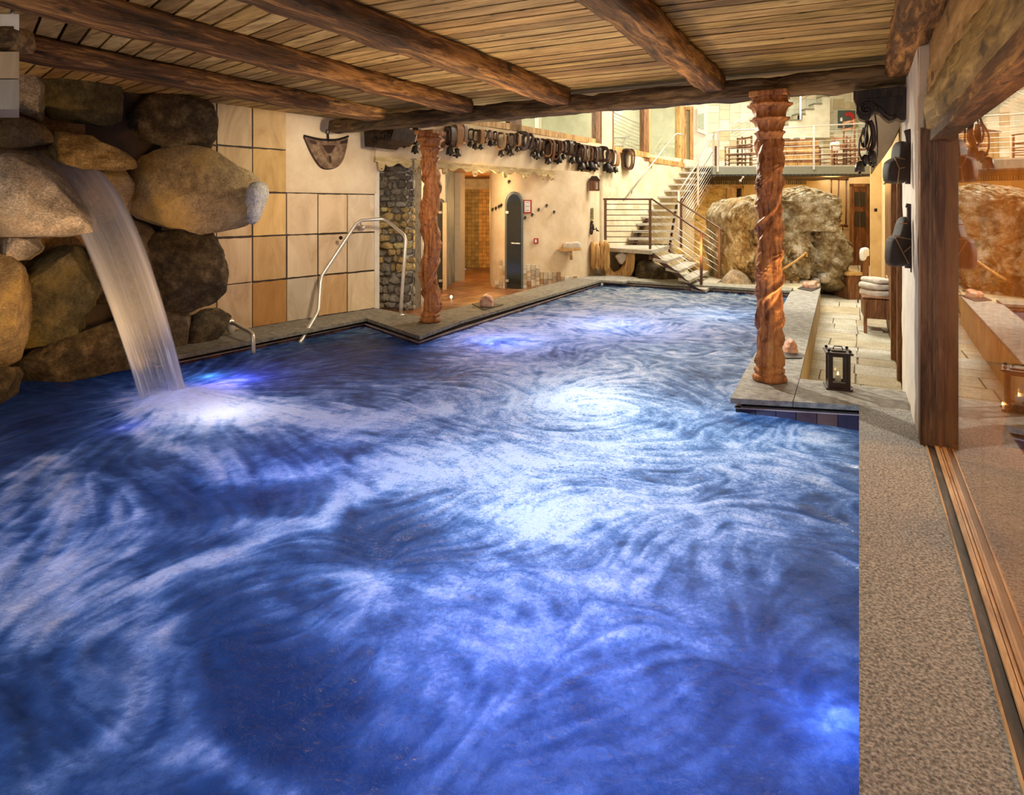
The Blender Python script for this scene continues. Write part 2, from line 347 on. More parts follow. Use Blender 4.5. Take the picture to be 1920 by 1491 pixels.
# ceiling boards, laid across the beams, fanned a little from bay to bay
CZ = 3.0
m = MB()
bays = [(-7.9, -5.75, .30, .10), (-5.75, -4.3, .34, .08), (-4.3, -3.0, .30, 0.0), (-3.0, -1.3, -.12, -.05), (-1.3, .42, -.20, -.12)]
for xa, xb, s0, s1 in bays:
    xm = (xa+xb)/2; y = -1.6
    def yy(y0, x): 
        t = min(1, max(0, (y0-2.3)/3.0)); s = s0+(s1-s0)*t; return y0 - s*(x-xm)
    while y < 7.2:
        w = R.uniform(.15, .185); g = .011
        c = tone(R.choice([(1, .93, .82), (.86, .80, .70), (1.1, 1.0, .86), (.62, .54, .44), (1.05, .92, .72)]), .1)
        pts = [(xa, yy(y+g, xa)), (xb, yy(y+g, xb)), (xb, yy(y+w-g, xb)), (xa, yy(y+w-g, xa))]
        zz = CZ + R.uniform(0, .006)
        if max(p[1] for p in pts) < 7.35: m.prism(pts, zz, zz+.025, c)
        y += w
ceil = struct(m.build('ceiling', M['plank']))
m = MB(); m.box((-8.2, -1.8, 3.04), (.7, 7.4, 3.2)); cb = m.build('ceiling_underlay', M['black'], ceil)

def hewn(m, p0, p1, w, h, seed, amp=.012, seg=70, r=.22, col=(1, 1, 1), bow=0.0):
    p0, p1 = Vector(p0), Vector(p1); t = (p1-p0).normalized(); side = t.cross(Vector((0, 0, 1))).normalized(); up = Vector((0, 0, 1))
    prof = []
    for k in range(20):
        a = 2*math.pi*k/20+.157; ca, sa = math.cos(a), math.sin(a); e = 5.0
        q = (abs(ca)**e+abs(sa)**e)**(-1/e); prof.append((q*ca*w/2, q*sa*h/2))
    vs = []
    for i in range(seg+1):
        c = p0.lerp(p1, i/seg) + up*bow*math.sin(math.pi*i/seg)
        for (a, b) in prof:
            q = c+side*a+up*b
            n1 = fbm(q, 2.2, seed, 3)*amp*1.6 + fbm((q.x*3, q.y*3, q.z*9), 1.8, seed+3, 3)*amp*.9
            ch = max(0, fbm(q, 3.5, seed+9, 3)-.45)*amp*5
            d = (side*a+up*b).normalized(); vs.append(q+d*(n1-ch))
    n = 20
    fs = [(i*n+k, i*n+(k+1) % n, (i+1)*n+(k+1) % n, (i+1)*n+k) for i in range(seg) for k in range(n)]
    fs += [tuple(range(n-1, -1, -1)), tuple(seg*n+k for k in range(n))]
    return m.add(vs, fs, col)
beam_labels = [
    ('wide dark hewn beam running along the top of the sandstone tile wall', -5.78, 2.91, .36, .18),
    ('hewn ceiling beam second from the tile wall, ending left of the carved column top', -4.30, 2.915, .27, .19),
    ('reddish hewn ceiling beam through the middle, second from the right wall side', -2.99, 2.915, .27, .20),
    ('orange lit hewn ceiling beam ending above the space between the columns', -1.30, 2.90, .24, .19)]
for lab, x, z, w, h in beam_labels:
    o = hewn(MB(), (x, -1.2, z), (x+R.uniform(-.02, .02), 6.42, z), w, h, R.random()*50).build('ceiling_beam', M['beam_y'], smooth=True)
    tag(o, lab, 'beam', 'hewn beams along the ceiling')
o = hewn(MB(), (.34, -1.2, 2.89), (.32, 6.35, 2.89), .24, .21, 77).build('ceiling_beam', M['beam_y'], smooth=True)
tag(o, 'dark knotty hewn ceiling beam nearest the glass wall', 'beam', 'hewn beams along the ceiling')
o = hewn(MB(), (-6.75, 6.62, 2.84), (.40, 6.60, 2.835), .30, .20, 31, amp=.016, seg=110).build('cross_beam', M['beam_x'], smooth=True)
tag(o, 'long dark hewn cross beam resting on the two carved columns', 'beam')
# lintel above the sliding glass
o = hewn(MB(), (.50, -1.2, 2.30), (.50, 5.36, 2.30), .22, .24, 12, amp=.014).build('lintel_beam', M['lintel'], smooth=True)
tag(o, 'thick golden brown hewn beam above the sliding glass wall', 'beam')
m = MB(); m.box((.415, -1.2, 2.425), (.47, 5.33, 2.60), (1, .9, .75)); m.box((.43, -1.2, 2.605), (.48, 5.33, 2.97), (.8, .7, .55))
o = m.build('fascia_board', wood('fascia', (.14, .08, .03), (.34, .22, .09), (.52, .36, .17), 'y', 5, vc=True)); tag(o, 'pair of plain boards between the glass wall beam and the ceiling', 'board')

# ---------------- sandstone tile wall (left), plaster field, mortar wall behind the rocks
wn = (TW2-TW1).normalized(); wperp = Vector((wn.y, -wn.x, 0))      # towards the pool
if wperp.x < 0: wperp = -wperp
WL0 = TW1 - wn*5.2
m = MB()
cols_px = [300, 348, 405.5, 472, 536.5, 595, 650, 702]; rows_z = [0.0, .62, 1.245, 1.85, 2.46, 3.02]
tc = [[(.52,.38,.25)]*5, [(.50,.36,.22)]*5,
      [(.56,.42,.29), (.62,.46,.31), (.56,.41,.25), (.50,.38,.22), (.57,.45,.30)],
      [(.42,.22,.07), (.52,.34,.16), (.68,.46,.20), (.56,.38,.15), (.60,.43,.22)],
      [(.52,.45,.36), (.66,.52,.36), (.72,.57,.40), None, None],
      [(.60,.40,.21), (.68,.54,.38), (.70,.54,.36), None, None],
      [(.76,.64,.46), (.64,.54,.40), (.74,.62,.47), None, None]]
for i in range(7):
    for j in range(5):
        c = tc[i][j]
        if c is None: continue
        a = W(cols_px[i], 500, TW1, TW2); b = W(cols_px[i+1], 500, TW1, TW2); g = .015
        a = a+wn*g*R.uniform(.3, 1); b = b-wn*g*R.uniform(.3, 1)
        z0, z1 = rows_z[j]+g*R.uniform(.3, 1.2), rows_z[j+1]-g*R.uniform(.3, 1.2)
        off = R.uniform(0, .010); n = 6; jig = lambda: R.uniform(-.004, .004)
        bot = [a.lerp(b, k/n) for k in range(n+1)]
        ring = [Vector((p.x, p.y, z0+jig())) for p in bot]+[Vector((p.x, p.y, z1+jig())) for p in reversed(bot)]
        m.slab([p+wperp*(off+.012) for p in ring], -wperp*(.03), tuple(x*1.08 for x in c))
m.slab([Vector((p.x, p.y, z))+wperp*.004 for p, z in ((TW1-wn*1.5, 0), (TW2, 0), (TW2, 3.02), (TW1-wn*1.5, 3.02))], -wperp*.01, (.05, .035, .025))
wl = struct(m.build('wall_left', M['slabstone']))
m = MB(); m.slab([(WL0.x, WL0.y, -1.4), (TW2.x, TW2.y, -1.4), (TW2.x, TW2.y, 3.02), (WL0.x, WL0.y, 3.02)], -wperp*.35)
struct(m.build('wall_left_core', M['mortar']))
# plaster field with a lightly trowelled relief and a worn edge
a = W(535, 300, TW1, TW2); b = TW2 + wn*.03
m = MB(); nx, nzv = 60, 50; vs = []
for j in range(nzv+1):
    for i in range(nx+1):
        p = a.lerp(b, i/nx); z = 1.86+(3.0-1.86)*j/nzv
        e = min(i/4, j/4, 1, (nx-i)/5); d = .010+.016*e**.5+.008*fbm((p.x, p.y, z), 2.6, 5, 4)
        vs.append(Vector((p.x, p.y, z))+wperp*max(d, .001))
m.add(vs, [(j*(nx+1)+i, j*(nx+1)+i+1, (j+1)*(nx+1)+i+1, (j+1)*(nx+1)+i) for j in range(nzv) for i in range(nx)])
struct(m.build('wall_left_plaster', M['plaster'], smooth=True))
# wall end towards the shower area
m = MB(); e0 = TW2; m.slab([(e0.x, e0.y, -.12), (e0.x, e0.y, 3.3), (e0.x-.7, e0.y+.25, 3.3), (e0.x-.7, e0.y+.25, -.12)], (0, .12, 0))
struct(m.build('wall_left_return', M['plaster_w']))
# pier of stone at the upper left corner, with its timber stub
m = MB()
p0, p1 = D(-40, 60, 4.3), D(36, 60, 4.3); tn = (D(36, 388, 4.7)-D(36, 388, 4.3)); tn.z = 0; p0 = D(-260, 60, 4.3)
for (ya, yb, c) in ((-60, 54, (.95, .92, .86)), (97, 147, (.55, .42, .28)), (149, 205, (.40, .38, .34))):
    za, zb = D(0, yb, 4.3).z, D(0, ya, 4.3).z
    m.slab([(p0.x, p0.y, za), (p1.x, p1.y, za), (p1.x, p1.y, zb), (p0.x, p0.y, zb)], tn, c)
struct(m.build('wall_pier', M['slabstone']))
a, b = D(-200, 75, 4.38), D(43, 75, 4.38)
o = hewn(MB(), a, b, .22, .165, 91, seg=16).build('beam_stub', M['beam_x'], smooth=True); tag(o, 'short dark timber end let into the stone pier at the ceiling corner', 'beam')

# ---------------- copings, gutters, pool walls
G1 = (1, .97, .90)
def flagged(name, poly_list, z0, z1, mat, kind='structure'):
    m = MB()
    for poly, c in poly_list: m.prism(poly, z0, z1, c)
    o = m.build(name, mat); o['kind'] = kind; return o
A0 = (-6.60, 3.9); A1 = (-6.35, 6.84); A2 = (-4.87, 6.22); A3 = (-5.05, 13.04)
flagged('trim_1', [([(-7.55, 3.9), A0, (-6.35, 6.84), (-6.88, 7.62)], (.62, .58, .50)),
    ([(-6.88, 7.62), (-6.35, 6.846), (-4.874, 6.226), (-5.02, 7.36), (-5.75, 7.36)], (.66, .61, .52)),
    ([(-5.75, 7.366), (-5.02, 7.366), (-5.03, 9.99), (-5.72, 9.99)], (.72, .67, .57)),
    ([(-5.72, 9.996), (-5.03, 9.996), (-5.05, 13.04), (-5.76, 13.04)], (.78, .74, .64)),
    ([(-5.76, 13.046), (-5.05, 13.046), (-4.50, 13.0), (-4.50, 13.95), (-5.42, 14.3), (-5.9, 14.3)], (1.1, 1.08, 1.0))], -.045, 0, M['granite'])
B0 = (-.966, 5.53); B1 = (0.0, 5.86)
flagged('trim_2', [([B0, (-.49, 5.693), (-.50, 6.49), (-.995, 6.49)], (1.05, 1.0, .95)), ([(-.484, 5.695), (0, 5.86), (.37, 5.86), (.37, 6.49), (-.494, 6.49)], (1.0, .97, .92)),
    ([(-.996, 6.496), (-.50, 6.496), (-.60, 10.6), (-1.09, 10.6)], (1.0, 1.0, .98)), ([(-1.09, 10.606), (-.60, 10.606), (-.68, 14.0), (-1.16, 13.1), (-1.16, 13.0)], (1.1, 1.1, 1.05)),
    ([(-4.49, 13.2), (-1.17, 13.2), (-1.17, 13.75), (-4.49, 13.75)], (.98, .96, .82))], -.045, 0, M['granite'])
flagged('trim_3', [([(0, -.8), (.40, -.8), (.40, 5.1), (.37, 5.28), (.37, 5.854), (0, 5.854)], (.9, .85, .78))], -.06, 0, M['granite_near'])
def edge(m, a, b, nrm, tilec=((.10, .05, .05), (.05, .035, .06), (.16, .08, .06), (.035, .03, .05))):
    a, b, nrm = Vector((*a, 0)), Vector((*b, 0)), Vector((*nrm, 0)).normalized(); L = (b-a).length; u = (b-a)/L; n = max(1, int(L/.15))
    for k in range(n):
        p, q = a+u*(L*k/n+.003), a+u*(L*(k+1)/n-.003)
        z1 = -.088
        m.slab([(p.x, p.y, -.35), (q.x, q.y, -.35), (q.x, q.y, z1), (p.x, p.y, z1)], -nrm*.02, R.choice(tilec))
    m.slab([(a.x, a.y, -1.4), (b.x, b.y, -1.4), (b.x, b.y, -.353), (a.x, a.y, -.353)], -nrm*.02, (.05, .06, .12))
    a2, b2 = a+nrm*.012, b+nrm*.012
    m.slab([(a2.x, a2.y, -.095), (b2.x, b2.y, -.095), (b2.x, b2.y, -.086), (a2.x, a2.y, -.086)], -nrm*.05, (.55, .42, .38))
def off(p, d): return (p[0]+d[0], p[1]+d[1])
m = MB()
edge(m, (-6.66, 3.9), (-6.41, 6.90), (1, -.08)); edge(m, (-6.41, 6.86), (-4.93, 6.27), (-.39, -1)); edge(m, (-4.93, 6.27), (-5.10, 13.1), (1, .02))
edge(m, (-.93, 5.58), (0.0, 5.90), (.33, -1)); edge(m, (-.93, 5.58), (-1.12, 13.2), (-1, -.02)); edge(m, (-5.1, 13.25), (-1.1, 13.25), (0, -1)); edge(m, (.02, -.8), (.02, 5.86), (-1, 0))
m.prism([(-8, -1), (.1, -1), (.1, 13.3), (-8, 13.3)], -1.5, -1.4, (.10, .18, .40))
struct(m.build('pool_basin', M['pooltile']))
m = MB()   # shadow gap body beneath the copings
def body(poly, z0=-1.4, z1=-.046): m.prism(poly, z0, z1)
body([(-7.5, 3.9), (-6.74, 3.9), (-6.49, 6.95), (-5.0, 6.36), (-5.17, 13.3), (-5.6, 13.3), (-5.7, 7.34), (-6.85, 7.6)])
body([(-.86, 5.66), (-.45, 5.80), (-.57, 6.6), (-.76, 13.4), (-1.05, 13.4)]); body([(-.45, 5.80), (.0, 5.95), (.36, 5.95), (.36, 6.47), (-.45, 6.47)])
body([(.05, -.8), (.42, -.8), (.42, 5.94), (.05, 5.94)], -1.4, -.062)
struct(m.build('coping_bed', M['black']))

# ---------------- floors
m = MB()     # shower floor: irregular stone tiles with joints
y = 7.37
while y < 19:
    h = R.uniform(.28, .5); x = -5.78
    while x > -9.6:
        w = R.uniform(.3, .6)
        c = R.choice([(1, .9, .8), (.7, .6, .5), (1.2, 1.0, .8), (.85, .7, .6)])
        m.prism([(x-w+.006, y+.006), (x-.006, y+.006), (x-.006, y+h-.006), (x-w+.006, y+h-.006)], -.16, -.12+R.uniform(0, .002), tone(c))
        x -= w
    y += h
m.prism([(-5.0, 14.35), (-5.78, 14.35), (-5.78, 18), (-5.0, 18)][::-1], -.16, -.12, (.8, .7, .6))
struct(m.build('floor_shower', M['terra']))
m = MB()
def ramp_z(y): return -.55 if y < 12.5 else -.55+.21*min(1, (y-12.5)/8)
y = 6.5
while y < 26:
    h = R.uniform(.30, .62)*(1 if y < 13 else 1.6)
    xs = [-.80 if y > 12 else -.66, -.40+R.uniform(-.05, .05), -.02+R.uniform(-.04, .04), .46]
    if R.random() < .55: xs.pop(1)
    for a, b in zip(xs[:-1], xs[1:]):
        g = .008; c = tone(R.choice([(1, 1, .95), (.85, .84, .76), (1.1, 1.1, 1.05), (.9, .82, .66)]), .08)
        j = lambda: R.uniform(-.01, .01)
        pts = [(a+g+j(), y+g+j(), ramp_z(y)), (b-g+j(), y+g+j(), ramp_z(y)), (b-g+j(), y+h-g+j(), ramp_z(y+h)), (a+g+j(), y+h-g+j(), ramp_z(y+h))]
        m.slab([Vector(p) for p in pts], (0, 0, -.05), c)
    y += h
struct(m.build('floor_walkway', M['flag']))
m = MB(); m.slab([(-.9, 6.3, -.575), (.6, 6.3, -.575), (.6, 13, -.575), (-.9, 13, -.575)], (0, 0, -.1), (.45, .36, .25)); m.slab([(-.9, 13, -.575), (.6, 13, -.575), (.6, 26, -.37), (-.9, 26, -.37)], (0, 0, -.1), (.45, .36, .25))
m.slab([(-6.2, 13.76, -.06), (-.75, 13.76, -.06), (-.9, 26, -.32), (-6.2, 26, -.32)], (0, 0, -.1), (.9, .85, .7))
m.slab([(.55, -1.2, -.02), (6, -1.2, -.02), (6, 9, -.02), (.55, 9, -.02)], (0, 0, -.1), (.62, .42, .26))
struct(m.build('floor_bed', M['flag']))
m = MB(); m.slab([(-.505, 6.49, -.58), (-.69, 14.05, -.58), (-.69, 14.05, -.046), (-.505, 6.49, -.046)], (-.04, 0, 0)); m.slab([(-.50, 6.47, -.58), (.36, 6.47, -.58), (.36, 6.47, -.046), (-.50, 6.47, -.046)], (0, -.03, 0))
m.slab([(-.75, 14.05, -.58), (-.69, 14.05, -.58), (-.95, 17.5, -.5), (-.95, 17.5, -.06), (-.75, 14.05, -.06)], (-.04, 0, 0))
struct(m.build('walkway_parapet', surf('sandy_render', [(.3, (.35, .26, .14)), (.55, (.55, .43, .25)), (.75, (.68, .56, .36))], scale=(1, 1, .3), nscale=5, bump=.4)))

# ---------------- right wall: pier, door post, far pilaster, arch
m = MB(); vs = []
def reliefwall(m, a, b, z0, z1, n, amp=.008, seed=0, back=.25, step=.06):
    a, b = Vector((*a, 0)), Vector((*b, 0)); L = (b-a).length; nx = max(2, int(L/step)); nzz = max(2, int((z1-z0)/step)); n = Vector((*n, 0)).normalized()
    vs = [Vector((p.x, p.y, z0+(z1-z0)*j/nzz))+n*amp*fbm((p.x, p.y, z0+(z1-z0)*j/nzz), 2.3, seed, 4) for j in range(nzz+1) for p in [a.lerp(b, i/nx) for i in range(nx+1)]]
    m.add(vs, [(j*(nx+1)+i, j*(nx+1)+i+1, (j+1)*(nx+1)+i+1, (j+1)*(nx+1)+i) for j in range(nzz) for i in range(nx)])
    m.slab([Vector((a.x, a.y, z0))-n*.02, Vector((b.x, b.y, z0))-n*.02, Vector((b.x, b.y, z1))-n*.02, Vector((a.x, a.y, z1))-n*.02], -n*back)
reliefwall(m, (.37, 5.27), (.36, 6.95), -.1, 3.0, (-1, 0), back=.22)
struct(m.build('wall_right_pier', M['plaster_w']))
m = MB(); m.box((.372, 5.20, 2.43), (.62, 5.45, 3.02)); m.box((.362, 5.18, 2.19), (.41, 5.40, 2.43)); struct(m.build('wall_right_post', M['plaster']))
m = MB(); reliefwall(m, (.50, 6.95), (.50, 25), -.7, 2.9, (-1, 0), back=.2)
struct(m.build('wall_right', M['plaster_y']))
FLAT = [(.10, 15.0), (.36, 15.0)]
m = MB(); q0 = D(1632, 400, 15.6); q1 = D(1658, 400, 15.6)
m.slab([(q0.x, q0.y, -.5), (q1.x, q1.y, -.5), (q1.x, q1.y, 3.4), (q0.x, q0.y, 3.4)], (.0, .5, 0))
struct(m.build('wall_right_pilaster', M['plaster_y']))
# arch web: plaster above the walkway, with the lit curved reveal
m = MB(); pts = [(1632, 316), (1640, 300), (1655, 285), (1672, 262), (1684, 238), (1692, 215), (1700, 150), (1640, 170), (1640, 240), (1636, 280)]
web = [D(px, py, 8.6) for px, py in [(1690, 232), (1672, 268), (1656, 292), (1640, 312), (1632, 325), (1632, 150), (1705, 150), (1705, 200)]]
m.slab(web, (0.02, .35, 0)); struct(m.build('wall_arch', M['plaster_w']))
# far walls of the hall
m = MB()
BW0, BW1 = D(1240, 400, 21.5), D(1680, 400, 21.5)
m.slab([(BW0.x, BW0.y, -.6), (BW1.x, BW1.y, -.6), (BW1.x, BW1.y, 2.7), (BW0.x, BW0.y, 2.7)], (-.1, .3, 0))
struct(m.build('wall_far', M['plaster_y']))
m = MB(); a, b = D(1545, 492, 21.3), D(1598, 497, 21.2); m.slab([(a.x, a.y, a.z-.05), (b.x, b.y, b.z-.1), (b.x, b.y, b.z+.15), (a.x, a.y, a.z+.15)], (0, .12, 0)); struct(m.build('baseboard_far', plain('dark_skirting', (.30, .22, .11), .6)))

# stair wall and beam over the shower area
SWA = D(703, 300, 9.95); SWB = D(1128, 300, 15.4); SWC = D(1302, 300, 19.3)
m = MB()
for (a, b) in ((SWA, SWB),):
    n = Vector(((b-a).y, -(b-a).x, 0)).normalized()
    reliefwall(m, (a.x, a.y), (b.x, b.y), 2.44, 3.22, (n.x, n.y), amp=.02, back=.35)
struct(m.build('wall_over_shower', M['plaster']))
m = MB(); n = Vector(((SWC-SWB).y, -(SWC-SWB).x, 0)).normalized(); SWN = n
reliefwall(m, (SWB.x, SWB.y), (SWC.x, SWC.y), -.2, 3.12, (n.x, n.y), amp=.03, back=.35)
for z_ in (0,): m.lathe([(.12, -.2), (.12, 3.2)], (SWB.x-.07, SWB.y+.03, 0), 20)
struct(m.build('wall_stair', surf('ochre_stair_plaster', [(.3, (.62, .52, .34)), (.5, (.74, .64, .44)), (.7, (.84, .76, .58))], nscale=2, detail=8, bump=.5, bdist=.03, rough=.9)))
m = MB(); a, b = SWA, SWB; n2 = Vector(((b-a).y, -(b-a).x, 0)).normalized()
m.slab([(-7.0, 7.5, 2.46), (SWA.x-.1, SWA.y, 2.46), (SWB.x-.1, SWB.y, 2.46), (-9.8, 17.5, 2.46), (-9.8, 7.5, 2.46)], (0, 0, .06)); struct(m.build('ceiling_shower', M['brownwood']))
# rubble stone wall: many stones in one wall mesh
RA, RB = P(703, 578, -.12), P(775, 581, -.12); m = MB()
u = (RB-RA).normalized(); rn = Vector((u.y, -u.x, 0)); 
if rn.y > 0: rn = -rn
L = (RB-RA).length+.02; Hh = 2.6
m.slab([RA-rn*.02, RA+u*L-rn*.02, RA+u*L-rn*.02+Vector((0, 0, Hh)), RA-rn*.02+Vector((0, 0, Hh))], -rn*.3, (.30, .26, .20))
z = 0
while z < Hh:
    h = R.uniform(.07, .17); s = -.05
    while s < L-.01:
        w = min(R.uniform(.08, .24), L-s+.01); cx, cz = s+w/2, z+h/2+R.uniform(-.02, .02); up = cz/Hh
        base = (.50, .47, .41) if (up < .25 or R.random() < .25) else ((.86, .64, .30) if up < .68 else (.34, .30, .24))
        c = tone(base, .35); n = 9; r3 = []
        for ring, k in ((0, 1.0), (1, .86), (2, .45)):
            for q in range(n):
                a = 2*math.pi*q/n; jr = 1+.16*math.sin(q*2.3+cx*40)+R.uniform(-.06, .06) if ring == 0 else None
                if ring == 0: r3.append(jr)
                e = 3.0; ca, sa = math.cos(a), math.sin(a); qq = (abs(ca)**e+abs(sa)**e)**(-1/e)*r3[q]*k*.97
                r3v = RA+u*(cx+qq*ca*w/2)+Vector((0, 0, cz+qq*sa*h/2))+rn*((-.02, .035, .05)[ring]+.01*fbm((cx, cz, q), 3, 2, 2))
                if ring == 0 and q == 0: stone = []
                stone.append(r3v)
        fs = [(q, (q+1) % n, n+(q+1) % n, n+q) for q in range(n)]+[(n+q, n+(q+1) % n, 2*n+(q+1) % n, 2*n+q) for q in range(n)]+[tuple(2*n+q for q in range(n))]
        m.add(stone, fs, c); s += w
    z += h
struct(m.build('wall_rubble', M['rubble'], smooth=False))
# walls of the shower area
def panel(name, pts, mat, thick=.15, side=1, z0=-.14, z1=2.46):
    m = MB()
    for (a, b) in zip(pts[:-1], pts[1:]):
        d = Vector((b[0]-a[0], b[1]-a[1], 0)); n = Vector((-d.y, d.x, 0)).normalized()*side
        m.slab([(a[0], a[1], z0), (b[0], b[1], z0), (b[0], b[1], z1), (a[0], a[1], z1)], n*thick)
    return struct(m.build(name, mat))
Q = lambda px, d: tuple(D(px, 400, d))[:2]
panel('wall_glass_side', [(RB.x+.0, RB.y+.02), Q(791, 11.1), Q(800, 13.2), Q(834, 13.2)], M['plaster_w'])
panel('wall_blue', [Q(836, 13.3), Q(856, 14.9)], M['bluewall'])
panel('wall_blue_end', [Q(855, 14.7), Q(863, 14.6), Q(863, 17.8)], plain('pale_grey_plaster', (.50, .48, .42), .8), z1=2.46)
m = MB(); a, b = Vector((*Q(855, 17.8), 0)), Vector((*Q(925, 17.8), 0)); Lw = (b-a).length; uu = (b-a)/Lw; s = 0
while s < Lw:
    z = -.12
    while z < 2.14:
        fr = s/Lw; c = (.46, .34, .13) if fr < .52 else (.80, .46, .12)
        p0 = a+uu*(s+.004); p1 = a+uu*(s+.106); m.slab([(p0.x, p0.y, z+.004), (p1.x, p1.y, z+.004), (p1.x, p1.y, z+.106), (p0.x, p0.y, z+.106)], (0, .02, 0), tone(c, .18)); z += .11
    s += .11
m.slab([a+Vector((0, .012, -.14)), b+Vector((0, .012, -.14)), b+Vector((0, .012, 2.6)), a+Vector((0, .012, 2.6))], (0, .1, 0), (.13, .09, .04))
m.slab([Vector((a.x, a.y-.02, 2.16)), Vector((b.x, b.y-.02, 2.16)), Vector((b.x, b.y-.02, 2.46)), Vector((a.x, a.y-.02, 2.46))], (0, .02, 0), (.75, .66, .52))
struct(m.build('wall_shower_niche', M['mosaic']))
# curved cream wall with the door
cream = [(918, 17.9), (918.5, 14.2), (921, 13.75), (930, 13.5), (944, 13.3), (960, 13.25), (975, 13.3), (990, 13.45), (1010, 13.6), (1035, 13.8), (1060, 14.0), (1085, 14.3), (1105, 14.7), (1120, 15.15), (1129, 15.6)]
cp = [Q(*q) for q in cream]
def spl(pts, k=6):
    out = []
    for i in range(len(pts)-1):
        p0 = pts[max(i-1, 0)]; p1 = pts[i]; p2 = pts[i+1]; p3 = pts[min(i+2, len(pts)-1)]
        for j in range(k):
            t = j/k; out.append(tuple(.5*((2*p1[a])+(-p0[a]+p2[a])*t+(2*p0[a]-5*p1[a]+4*p2[a]-p3[a])*t*t+(-p0[a]+3*p1[a]-3*p2[a]+p3[a])*t**3) for a in range(len(p1))))
    out.append(tuple(pts[-1])); return out
cps = [cp[0]]+spl(cp[1:], 4)
m = MB(); zs = [-.14+2.62*j/30 for j in range(31)]; n = len(cps)
m.add([(x, y+.012*fbm((x, y, z), 1.6, 3, 3), z) for z in zs for (x, y) in cps], [(j*n+i, j*n+i+1, (j+1)*n+i+1, (j+1)*n+i) for j in range(30) for i in range(n-1)])
struct(m.build('wall_cream', M['plaster'], smooth=True))
def on_cream(px, py, out=.03):      # a point just in front of the cream wall
    best = None
    for (a, b) in zip(cps[:-1], cps[1:]):
        pa = (a[0]*CA+a[1]*SA, -a[0]*SA+a[1]*CA); pb = (b[0]*CA+b[1]*SA, -b[0]*SA+b[1]*CA)
        xa, xb = 960+F*pa[0]/pa[1], 960+F*pb[0]/pb[1]
        if xa <= px <= xb and xb-xa > .01:
            t = (px-xa)/(xb-xa); d = pa[1]+(pb[1]-pa[1])*t; best = d
    return D(px, py, (best or 14)-out)
# mosaic plinth on the cream wall
m = MB()
def mos(px0, px1, top, rows_px=9):
    x = px0
    while x < px1:
        w = R.uniform(6.5, 8.5)
        y = top(x) if callable(top) else top
        yb = 552
        while y < yb:
            h = R.choice([8, 9, 11, 14]); c = tone(R.choice([(.62, .48, .30), (.80, .70, .54), (.50, .30, .16), (.70, .56, .40), (.86, .80, .70), (.56, .46, .36)]), .1)
            if R.random() < .96:
                q = [on_cream(x+.5, y+h-.6, .02), on_cream(x+w-.5, y+h-.6, .02), on_cream(x+w-.5, y+.6, .02), on_cream(x+.5, y+.6, .02)]
                m.slab(q, (0, .03, 0), c)
            y += h
        x += w
mos(979.5, 1004, 496); mos(1004, 1051, 510); mos(1051, 1075, 518); mos(1075, 1095, 522)
mos(919, 946, lambda x: 546-(x-919)*2.4 if x < 934 else 488)
struct(m.build('trim_4', M['mosaic']))

